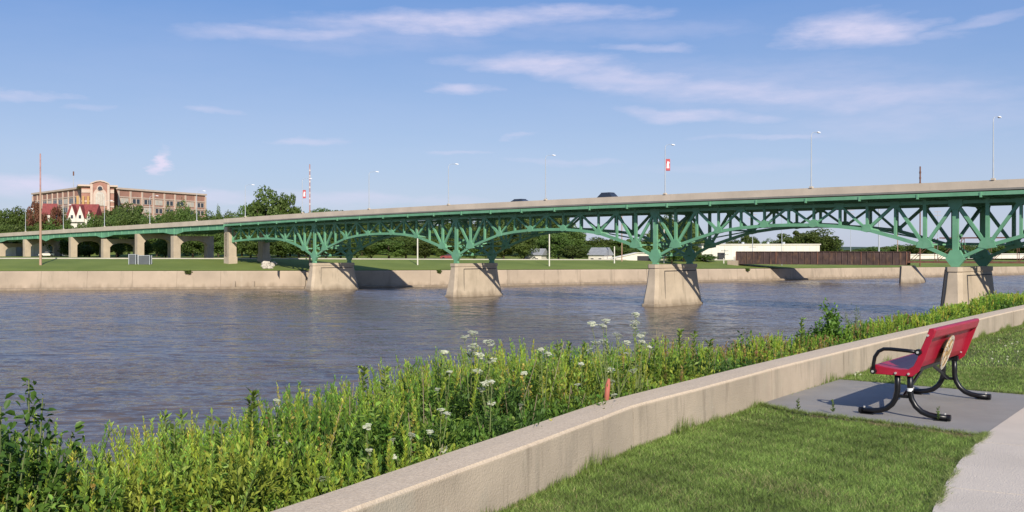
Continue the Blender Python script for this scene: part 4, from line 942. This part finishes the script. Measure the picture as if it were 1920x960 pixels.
# ------------------------------------------------------------ weeds of the bank
Lc_, Lp_, Ll_, Lw_, Ln_ = [], [], [], [], []
class Leaves:
    def __init__(s): s.P = []; s.A = []; s.B = []; s.C = []
    def add(s, base, axis, side, col):
        s.P.append(base); s.A.append(axis); s.B.append(side); s.C.append(col)
    def build(s, name, material, parent=None, hexa=False):
        P = np.concatenate(s.P); A = np.concatenate(s.A); Bv = np.concatenate(s.B); Cc = np.concatenate(s.C)
        droop = np.zeros_like(A); droop[:, 2] = -np.linalg.norm(A, axis=1)*.12
        if hexa:
            up_ = np.zeros_like(A); up_[:, 2] = np.linalg.norm(Bv, axis=1)*.22
            V = np.stack([P, P+A*.28+Bv*.42+up_, P+A*.66+Bv*.36+up_+droop*.4, P+A+droop, P+A*.66-Bv*.36+up_+droop*.4, P+A*.28-Bv*.42+up_], 1).reshape(-1, 3)
            k6 = np.arange(len(P))[:, None]*6
            return npmesh(name, V, np.concatenate([k6+np.array([0, 1, 2, 3]), k6+np.array([0, 3, 4, 5])]), material, np.repeat(Cc, 6, 0), parent)
        V = np.stack([P, P+A*.45+Bv*.5, P+A+droop, P+A*.45-Bv*.5], 1).reshape(-1, 3)
        return npmesh(name, V, np.arange(len(P)*4).reshape(-1, 4), material, np.repeat(Cc, 4, 0), parent)
def unit(v): return v/np.linalg.norm(v, axis=1)[:, None]
def stalk(L_, base, h, nl, ll, lw, spread, col, g, lean=None, up=.6, taper=.5, start=.1):
    """narrow leaves set round one stalk, denser and shorter to the top"""
    t_ = g.uniform(start, 1, nl); ang = g.uniform(0, 2*np.pi, nl); lean = np.array([0, 0, 1.]) if lean is None else lean
    c = base+lean*h*t_[:, None]
    rad = np.stack([np.cos(ang), np.sin(ang), np.full(nl, up)+g.normal(0, .25, nl)], 1); rad = unit(rad)
    l_ = ll*(1-taper*t_)*g.uniform(.6, 1.25, nl)
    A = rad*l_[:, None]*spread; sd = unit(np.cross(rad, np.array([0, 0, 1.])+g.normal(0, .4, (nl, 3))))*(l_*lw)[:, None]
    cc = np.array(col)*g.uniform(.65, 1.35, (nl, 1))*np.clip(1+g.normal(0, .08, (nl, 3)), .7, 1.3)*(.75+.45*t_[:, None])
    L_.add(c, A, sd, cc)
g = np.random.default_rng(5)
LL = Leaves(); STM = MB(); SG = MB()
pal = [(.19, .30, .045), (.28, .36, .05), (.11, .22, .035), (.36, .36, .07), (.07, .15, .03), (.22, .34, .06)]
def bankpt(s, d):
    p_, n_ = wpt(s); q_ = p_+n_*d; z = float(np.interp(d, [.3, .8, 2, 4, 7, 11, 15], [-.05, -.2, -.55, -1.3, -3.0, -5.2, -7.0])); return np.array([q_.x, q_.y, z])
def noise1(s, a=0): return .5+.25*math.sin(s*1.9+a)+.15*math.sin(s*4.7+1.3*a+2)+.1*math.sin(s*9.1+a*2.1)
def topz(s, y):      # height of the weed tops, falls with distance along the bank
    return float(np.interp(y, [2, 4.5, 6, 8, 10, 13, 20, 30], [.30, .42, .74, .80, .58, .42, .40, .5]))
nP = 0
WSX = [0, 60, 140, 180, 240, 300, 400, 470, 520, 600, 700, 800, 870, 1000, 1150, 1300, 1350, 1450, 1550, 1650, 1720, 1780, 1860, 1920]
WSY = [800, 810, 850, 878, 850, 815, 806, 792, 768, 742, 708, 690, 660, 655, 650, 640, 652, 638, 630, 605, 592, 575, 560, 552]
LN = Leaves()
for k in range(15000):
    s = cum[1]*0+g.uniform(cum[1]-3, cum[6]+16) if k % 5 else g.uniform(cum[2]-3, cum[4]+1)
    d = .42+abs(g.normal(0, 1.5)) if k % 3 else g.uniform(.4, 6)
    b = bankpt(s, d)
    if b[1] < 2.6 or d > 7: continue
    if b[1] > 16 and g.random() < .45: continue
    u = b[0]/b[1]
    if u < -.62 or u > .56: continue
    D = b[1]; tz_ = topz(s, D); big_ = 1+max(0, (D-9)/16)
    patch = noise1(s*.8, 1)+g.normal(0, .18)+(.15 if d > 1.2 else -.2)
    hh = (tz_-b[2])*(.30+.66*noise1(s*2.3+d*2.7)+abs(g.normal(0, .17))*(1 if k % 6 else 1.7))
    if d < .9: hh *= .62
    if d > 3.2: hh = min(hh, 1.1)
    zc_ = zat(interp(WSX, WSY, 960+F*u), D)+g.normal(0, .05)-.03+.10*math.sin(u*95)*math.sin(u*41+1)-b[2]
    hh = max(.25, min(hh*1.12, 1.6, zc_))
    if abs(960+F*u-1131) < 16 and D < 10: continue
    LX = LN if D < 8.5 else LL
    lean = np.array([g.normal(0, .17), g.normal(0, .17), 1.])
    pk = int(3.9*min(.999, max(0, .5+.33*math.sin(s*1.15+d*.9)+.25*math.sin(s*2.9-d*2.2+1)+g.normal(0, .13))))
    kind = 0 if patch > .42 else (1 if patch > .3 else 2)
    if kind == 0:        # upright lance-leaved stalk, yellow green
        PC_ = pal[(2, 0, 1, 5)[pk]] if k % 3 else pal[[0, 1, 3, 3][k % 4]]
        if 1240 < 960+F*u < 1720 and k % 3 == 0: PC_ = (.26, .19, .08)
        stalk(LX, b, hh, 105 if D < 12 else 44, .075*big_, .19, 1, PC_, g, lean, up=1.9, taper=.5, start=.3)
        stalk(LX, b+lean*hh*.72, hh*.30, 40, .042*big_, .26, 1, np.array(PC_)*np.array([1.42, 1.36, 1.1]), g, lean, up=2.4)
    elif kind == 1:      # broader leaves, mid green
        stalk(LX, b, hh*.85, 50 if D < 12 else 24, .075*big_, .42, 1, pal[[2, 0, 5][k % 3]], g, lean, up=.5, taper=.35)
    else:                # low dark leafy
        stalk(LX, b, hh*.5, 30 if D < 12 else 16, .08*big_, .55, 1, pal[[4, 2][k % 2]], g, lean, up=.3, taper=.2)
    if k % 5 < 2:          # a leafy clump between the stalks
        m_ = 110 if D < 12 else 50; rr_ = g.uniform(.12, .26)
        q = g.normal(0, 1, (m_, 3)); q = unit(q)*g.uniform(.3, 1, (m_, 1)); c_ = b+lean*hh*g.uniform(.35, .72)+q*np.array([rr_, rr_, rr_*.9])
        a_ = unit(q+g.normal(0, .5, (m_, 3))+np.array([0, 0, .7])); l_ = (g.uniform(.03, .065, m_)*big_)[:, None]
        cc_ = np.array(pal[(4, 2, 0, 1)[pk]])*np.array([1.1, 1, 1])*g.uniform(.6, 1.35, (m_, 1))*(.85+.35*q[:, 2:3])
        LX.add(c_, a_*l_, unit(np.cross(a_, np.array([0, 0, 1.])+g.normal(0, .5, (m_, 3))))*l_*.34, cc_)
    if D < 11 and kind == 0: SG.tube([b, b+lean*hh], [.004, .002], 3, cap=False)
    if D < 13 and k % 14 == 0:
        e = b+lean*hh; STM.tube([b, e], [.005, .003], 3, cap=False)
    nP += 1
# tan seed heads in loose clumps
for k in range(260):
    s = g.uniform(cum[2]-4, cum[5]+4); d = g.uniform(.6, 3); b = bankpt(s, d)
    if b[1] < 3 or noise1(s*1.4, 4) < .45: continue
    h = (min(topz(s, b[1]), zat(interp(WSX, WSY, 960+F*b[0]/b[1]), b[1]))-b[2])*g.uniform(.75, 1.03); e = b+np.array([g.normal(0, .05), g.normal(0, .05), h])
    stalk(LL, b+(e-b)*.55, h*.45, 46, .035, .6, 1, (.42, .33, .08) if k % 5 else (.28, .14, .06), g, up=.9, taper=.3)
    if k % 4 == 0: STM.tube([b, e], [.004, .003], 3, cap=False)
weeds = LL.build('bank_weeds', M['leaf_attr']); wn_ = LN.build('near_weeds', M['leaf_attr'], weeds, True); wn_['kind'] = 'stuff'; tag(weeds, 'dense yellow green weeds growing down the river bank behind the low wall', 'weeds', kind='stuff')
sg_ = SG.build('green_stalks', M['stem']); sg_.parent = weeds; sg_['kind'] = 'stuff'
st_ = STM.build('weed_stalks', M['dry_stem']); st_.parent = weeds; st_['kind'] = 'stuff'

def wall_back(xp):
    return min((abs((q[0].x+q[1].x*WTH)/(q[0].y+q[1].y*WTH)-(xp-960)/F), q[0].y+q[1].y*WTH) for q in (wpt(s_) for s_ in np.linspace(cum[1], cum[6], 400)) if q[0].y > 1)[1]
# tall grass spikes, umbels, shrubs that can be told apart
def spike(xp, ytop, D, w_, col, label, n=260, name='tall_weed'):
    b = np.array(pd(xp, D)); b[2] = -.9; h = zat(ytop, D)-b[2]; o = thing(name, tuple(b), label, 'plant')
    L_ = Leaves(); z0 = np.zeros(3); stalk(L_, z0, h, n, w_, .3, 1, col, g, up=.9, taper=.15, start=.25); L_.build('foliage', M['leaf_attr'], o)
    MB().tube([(0, 0, 0), (0, 0, h)], [.008, .004], 5).build('stem', M['stem'], o)
spike(473, 738, 6.3, .075, (.13, .19, .03), 'tall narrow columnar weed standing alone against the water on the left', 330)
for j, (xp, yt, D) in enumerate(((309, 778, 6.2), (341, 782, 6.3), (326, 800, 6.1), (397, 778, 6.4), (415, 790, 6.3))):
    spike(xp, yt, D, .08, (.17, .25, .045), f'feathery yellow green spike at the left water edge, {ordw(j) if j < 4 else "last"} of a short row', 150, 'feathery_weed')
for j, (xp, yt, D) in enumerate(((682, 690, 8), (722, 690, 8), (772, 688, 8.3), (1012, 665, 9), (1046, 640, 9.6), (1068, 642, 9.6), (1095, 648, 9.8), (1228, 640, 10.5), (1275, 620, 11), (1302, 624, 11), (1330, 640, 11.5), (1504, 598, 15))):
    spike(xp, yt, D, .085, (.18, .26, .045), f'tall yellow green weed poking above the others, {ordw(j)} from the left', 240, 'tall_weed')
def umbel_plant(xp, ytop, D, heads, label, spread=.22):
    D = max(D, wall_back(xp)+.3+spread*.7)
    b = pd(xp, D); b.z = -.8; o = thing('cow_parsley', b, label, 'flowering plant', 'white flowering plants in the weeds'); h = zat(ytop, D)-b.z
    g2 = random.Random(int(xp)); st = MB(); st.tube([(0, 0, 0), (.01, 0, h*.5), (0, .01, h*.8)], [.010, .008, .005], 6)
    for k in range(heads):
        a = g2.uniform(0, 6.28); r_ = spread*g2.uniform(.25, 1) if k else .02; z_ = h*(1-.22*g2.random()*(1 if k else 0)) ; zb_ = h*g2.uniform(.5, .75)
        e = Vector((math.cos(a)*r_, math.sin(a)*r_*.8, z_)); st.tube([(0, 0, zb_), tuple(e*.6+Vector((0, 0, zb_*.4))), tuple(e-Vector((0, 0, .04)))], [.005, .004, .003], 4)
        um = MB(); R_ = g2.uniform(.032, .05) if heads > 4 else g2.uniform(.015, .026); tl = Vector((g2.uniform(-.3, .3), g2.uniform(-.6, .1), 1)).normalized()
        ux = tl.orthogonal().normalized(); uy = tl.cross(ux)
        for q in range(14):
            aa = q*2.399+g2.random(); rr = R_*math.sqrt((q+.5)/14)*g2.uniform(.8, 1.15); c = e+ux*math.cos(aa)*rr+uy*math.sin(aa)*rr-tl*rr*rr*7+tl*g2.uniform(-.006, .006)
            um.tube([tuple(e-tl*.04), tuple(c)], [.001, .001], 3, cap=False)
            for w2 in range(5):
                d = c+Vector((g2.uniform(-1, 1), g2.uniform(-1, 1), g2.uniform(-.3, .5)))*.009; s2 = g2.uniform(.006, .010)
                um.poly([d+ux*s2, d+uy*s2, d-ux*s2, d-uy*s2], [(0, 1, 2, 3)])
        um.build('umbel', M['umbel'], o)
    st.build('stem', M['stem'], o)
    L_ = Leaves(); stalk(L_, np.zeros(3), h*.93, 150, .10, .26, 1, (.10, .17, .035), g, up=.6, taper=.5); L_.build('leaves', M['leaf_attr'], o)
for xp, yt, D, hd, sp_, lb in ((882, 622, 7.9, 7, .20, 'tallest white umbel plant of the left flowering clump, its heads against the water'), (838, 660, 7.8, 3, .12, 'short white umbel plant left of the tallest left flowering clump'), (915, 640, 7.8, 5, .15, 'white umbel plant just right of the tallest left flowering clump'),
                          (1138, 600, 9.0, 6, .22, 'white umbel plant left of the tallest one near the third pier'), (1192, 588, 9.1, 5, .14, 'tallest white umbel plant, just below the third river pier'), (1160, 625, 8.9, 6, .22, 'white umbel plant between the two tall ones below the third pier'),
                          (1200, 640, 9.0, 4, .15, 'lower white umbel plant right of the tall flowering clump'), (1018, 655, 8.6, 2, .08, 'small white umbel plant alone between the two flowering clumps'), (1094, 682, 8.4, 2, .06, 'low white umbel plant left of the red marker post'),
                          (1152, 714, 8.2, 2, .06, 'low white umbel plant right of the red marker post'), (515, 752, 6.6, 4, .12, 'white umbel plant beside the narrow columnar weed'), (918, 715, 7.2, 2, .06, 'single low umbel plant under the left flowering clump'),
                          (822, 768, 6.3, 4, .14, 'low white umbel plant in the middle of the weeds above the wall'), (610, 895, 5.1, 5, .12, 'lowest white umbel plant right against the wall top'), (765, 815, 6.0, 4, .14, 'white umbel plant close above the wall left of the middle'),
                          (985, 700, 7.8, 2, .06, 'white umbel plant right of the left flowering clump, lower'), (690, 800, 6.2, 2, .08, 'small white umbel plant left of the low middle one')):
    umbel_plant(xp, yt, D, hd, lb, sp_)
def shrub(xp, ytop, D, w_, label, leafm, nleaf, ll, name='shrub', depth_=None, zbase=-1.0, col=None, lw=.55, open_=.0):
    b = pd(xp, D); b.z = zbase; o = thing(name, b, label, 'shrub'); h = zat(ytop, D)-zbase; st = MB(); P, A, Sd = [], [], []
    g3 = np.random.default_rng(abs(int(xp))+3)
    nb = 26
    for k in range(nb):
        a = g3.uniform(0, 6.28); r_ = w_/2*g3.uniform(.1, 1); hh = h*(1-.30*(r_/(w_/2))**2)*g3.uniform(.72, .97)
        if k == 0: r_ = .08*w_; hh = h
        tip = np.array([math.cos(a)*r_, math.sin(a)*r_*.7, hh]); mid = tip*np.array([.45, .45, .6])
        st.tube([(0, 0, 0), tuple(mid), tuple(tip)], [.012, .007, .003], 4)
        m_ = nleaf//nb; t_ = g3.uniform(.15, 1, m_)
        c = np.where(t_[:, None] < .6, mid*(t_[:, None]/.6), mid+(tip-mid)*((t_[:, None]-.6)/.4))+g3.normal(0, .035*w_, (m_, 3))
        d = unit(g3.normal(0, 1, (m_, 3))+np.array([0, 0, .2])+tip/np.linalg.norm(tip)*.5); l_ = ll*g3.uniform(.6, 1.2, m_)
        P.append(c); A.append(d*l_[:, None]); Sd.append(unit(np.cross(d, g3.normal(0, .5, (m_, 3))+np.array([0, 0, 1.])))*(l_*lw)[:, None])
    L_ = Leaves(); P = np.concatenate(P); L_.add(P, np.concatenate(A), np.concatenate(Sd), np.ones((len(P), 3))); L_.build('foliage', M[leafm], o, True)
    st.build('branches', M['stem'], o)
shrub(55, 715, 5.2, 1.0, 'dark glossy leaved shrub rising against the water at the left edge', 'shrub_leaf', 4200, .055, zbase=-.7, lw=.55)
shrub(-10, 760, 5.0, .9, 'second dark shrub cut by the left edge, below the taller one', 'shrub_leaf', 3600, .055, zbase=-.7, lw=.55)
shrub(1558, 570, 17.5, 1.15, 'bright green bush standing above the weeds left of the bench', 'bush_leaf', 7500, .075, zbase=-1.0)
shrub(1600, 572, 18.5, 1.1, 'pale feathery grey green bush right of the bright green one', 'pale_leaf', 3500, .05, zbase=-1.0, lw=.25)
shrub(1405, 620, 14.0, 1.3, 'low rounded dark green bush in the weeds left of the bright green bush', 'shrub_leaf', 2200, .06, zbase=-1.0)

# ------------------------------------------------------------ lawn grass
def inside(poly, X, Y):
    r = np.zeros(len(X), bool); n_ = len(poly)
    for k in range(n_):
        x1, y1 = poly[k][0], poly[k][1]; x2, y2 = poly[(k+1) % n_][0], poly[(k+1) % n_][1]
        c = ((y1 > Y) != (y2 > Y)) & (X < (x2-x1)*(Y-y1)/(y2-y1+1e-9)+x1); r ^= c
    return r
wallp = [(p.x, p.y) for p in WP[:-1]]
lawnp = wallp+[(60, 40), (60, -2), (-4, -2)]
pth_l = [(ppt(s_)[0]) for s_ in np.linspace(0, min(59, cumP[-1]), 80)]; pth_r = [(ppt(s_)[0]+ppt(s_)[1]*2.3) for s_ in np.linspace(0, min(59, cumP[-1]), 80)]
pathp = [(p.x, p.y) for p in pth_l]+[(p.x, p.y) for p in reversed(pth_r)]
def blades(n, y0, y1, x0, x1, hgt, wid):
    X = g.uniform(x0, x1, n); Y = g.uniform(y0, y1, n)
    jx, jy = g.normal(0, .025, n), g.normal(0, .025, n)
    ok = inside(lawnp, X, Y) & ~inside([(p.x, p.y) for p in padp], X+jx, Y+jy) & ~inside(pathp, X+jx, Y+jy) & (np.abs(X/Y) < .54)
    X, Y = X[ok], Y[ok]; n = len(X)
    pn = .5+.16*np.sin(X*2.1+Y*1.3)+.16*np.sin(X*5.3-Y*3.7+1)+.16*np.sin(X*11+Y*8.7)+.14*np.sin(X*19-Y*23+np.sin(X*7))+.12*np.sin(X*37+Y*31+2*np.sin(Y*9))
    h = hgt*g.uniform(.5, 1.25, n)*(.8+.4*pn); a = g.uniform(0, 6.28, n); ln = g.uniform(.2, 1.5, n)*h
    w_ = wid*g.uniform(.7, 1.3, n)
    P = np.stack([X, Y, np.zeros(n)], 1); sd = np.stack([np.cos(a), np.sin(a), np.zeros(n)], 1)*w_[:, None]
    b2 = a+g.uniform(0, 6.28, n); tip = P+np.stack([np.cos(b2)*ln, np.sin(b2)*ln, h], 1)
    col = np.array([.185, .27, .062])*g.uniform(.4, 1.6, (n, 1)); dry = g.random(n) < (.06+.5*np.clip(.5+.5*np.sin(X*1.7+2)*np.sin(Y*2.3+X)+.3*np.sin(X*6+Y*4)-.75, 0, 1)); col[dry] = np.array([.40, .36, .17])*g.uniform(.6, 1.2, (dry.sum(), 1))
    col *= (.62+.76*pn)[:, None]
    ea, eb = padp[3], padp[4]; ex, ey = (eb.x-ea.x), (eb.y-ea.y); el_ = math.hypot(ex, ey); de = np.abs((X-ea.x)*ey-(Y-ea.y)*ex)/el_; te = ((X-ea.x)*ex+(Y-ea.y)*ey)/el_
    bare = (de < .05+.10*np.abs(np.sin(te*4+1)*np.sin(te*9))) & (te > .05) & (te < 1.6) & (g.random(n) < .7); col[bare] = np.array([.34, .28, .15])*g.uniform(.6, 1.2, (bare.sum(), 1)); h[bare] *= .4
    V = np.stack([P-sd, P+sd, tip], 1).reshape(-1, 3)
    return V, np.repeat(col, 3, 0)
Va, Ca = [], []
for args in ((330000, 5.2, 9.5, -1, 4.6, .030, .0024), (190000, 9, 14, 1, 8, .032, .0036), (150000, 14, 30, 4, 16, .036, .007)):
    v, c = blades(*args); Va.append(v); Ca.append(c)
# longer unmown fringe along the wall foot and the pad edge
n = 9000; s_ = g.uniform(cum[2]-2, cum[6]+6, n); pts = np.array([[*(wpt(q)[0]-wpt(q)[1]*abs(g.normal(0, .03)))] for q in s_])
keep = ~inside([(p.x, p.y) for p in padp], pts[:, 0], pts[:, 1]+.0); pts = pts[keep]; n = len(pts)
h = g.uniform(.04, .12, n)*(.5+np.clip(np.sin(s_[keep]*3.1)+.6*np.sin(s_[keep]*7.7), 0, 1)); a = g.uniform(0, 6.28, n); P = np.c_[pts, np.zeros(n)]; sd = np.stack([np.cos(a), np.sin(a), np.zeros(n)], 1)*.003
tip = P+np.stack([g.normal(0, .02, n), g.normal(0, .02, n), h], 1); Va.append(np.stack([P-sd, P+sd, tip], 1).reshape(-1, 3)); Ca.append(np.repeat(np.array([.19, .26, .06])*g.uniform(.6, 1.3, (n, 1)), 3, 0))
ed = []
for a_, b_ in ((padp[3], padp[4]), (padp[4], padp[0]), (padp[1], padp[2])):
    L0 = (b_-a_).length; m_ = int(L0*1500); t_ = g.uniform(0, 1, m_)
    ed.append(np.stack([a_.x+(b_.x-a_.x)*t_, a_.y+(b_.y-a_.y)*t_], 1))
for q0, q1 in zip(pth_l[:-1], pth_l[1:]):
    if q0.y < 5 or q0.y > 8.7: continue
    m_ = int((q1-q0).length*1300); t_ = g.uniform(0, 1, m_); ed.append(np.stack([q0.x+(q1.x-q0.x)*t_, q0.y+(q1.y-q0.y)*t_], 1))
ed = np.concatenate(ed); am = np.clip(.5+.5*np.sin(ed[:, 0]*7+ed[:, 1]*5)+.4*np.sin(ed[:, 0]*23-ed[:, 1]*17), 0, 1); kp = g.random(len(ed)) < .25+.75*am; ed = ed[kp]; am = am[kp]
n = len(ed); P = np.c_[ed+g.normal(0, .012, (n, 2))*(.4+am[:, None]), np.full(n, .018)]; h = g.uniform(.015, .04, n)*(.6+am*.7); a = g.uniform(0, 6.28, n); sd = np.stack([np.cos(a), np.sin(a), np.zeros(n)], 1)*.0028
tip = P+np.stack([g.normal(0, .03, n), g.normal(0, .03, n), h], 1); Va.append(np.stack([P-sd, P+sd, tip], 1).reshape(-1, 3)); Ca.append(np.repeat(np.array([.22, .28, .08])*g.uniform(.5, 1.4, (n, 1)), 3, 0))
Va = np.concatenate(Va); Ca = np.concatenate(Ca)
gr = npmesh('lawn_grass', Va, np.arange(len(Va)).reshape(-1, 3), M['blade'], Ca, n=3)
tag(gr, 'mown green lawn grass beside the low wall and round the bench pad', 'grass', kind='stuff')
# clover blossoms on the lawn behind the bench
for j in range(14):
    b = px(random.uniform(1860, 1916), random.uniform(640, 700)) if j > 3 else px(1440+random.uniform(160, 190), random.uniform(704, 712))
    mb = MB(); mb.tube([b, b+Vector((0, 0, .05))], .0015, 4)
    for q in range(7): 
        c = b+Vector((random.uniform(-.012, .012), random.uniform(-.008, .008), .05+random.uniform(-.005, .008))); mb.box(c, (.009, .009, .009))
    o = mb.build('clover_flower', M['umbel']); tag(o, 'tiny white clover blossom in the lawn around the bench', 'flower', 'clover blossoms in the lawn')
# weeds on the pad edge
for xp, yp, nm in ((1760, 790, 'beside the near foot of the bench'), (1562, 776, 'on the pad edge left of the bench'), (1497, 772, 'on the pad edge farther left')):
    b = px(xp, yp, .02); o = thing('weed_sprig', b, f'small green weed sprig {nm}', 'plant', 'weed sprigs at the pad edge'); L_ = Leaves(); stalk(L_, np.zeros(3), .13, 40, .05, .3, 1, (.14, .2, .05), g, up=1.2); L_.build('foliage', M['leaf_attr'], o)
print('tris', sum(len(o.data.polygons) for o in bpy.data.objects if o.type == 'MESH'), 'plants', nP)
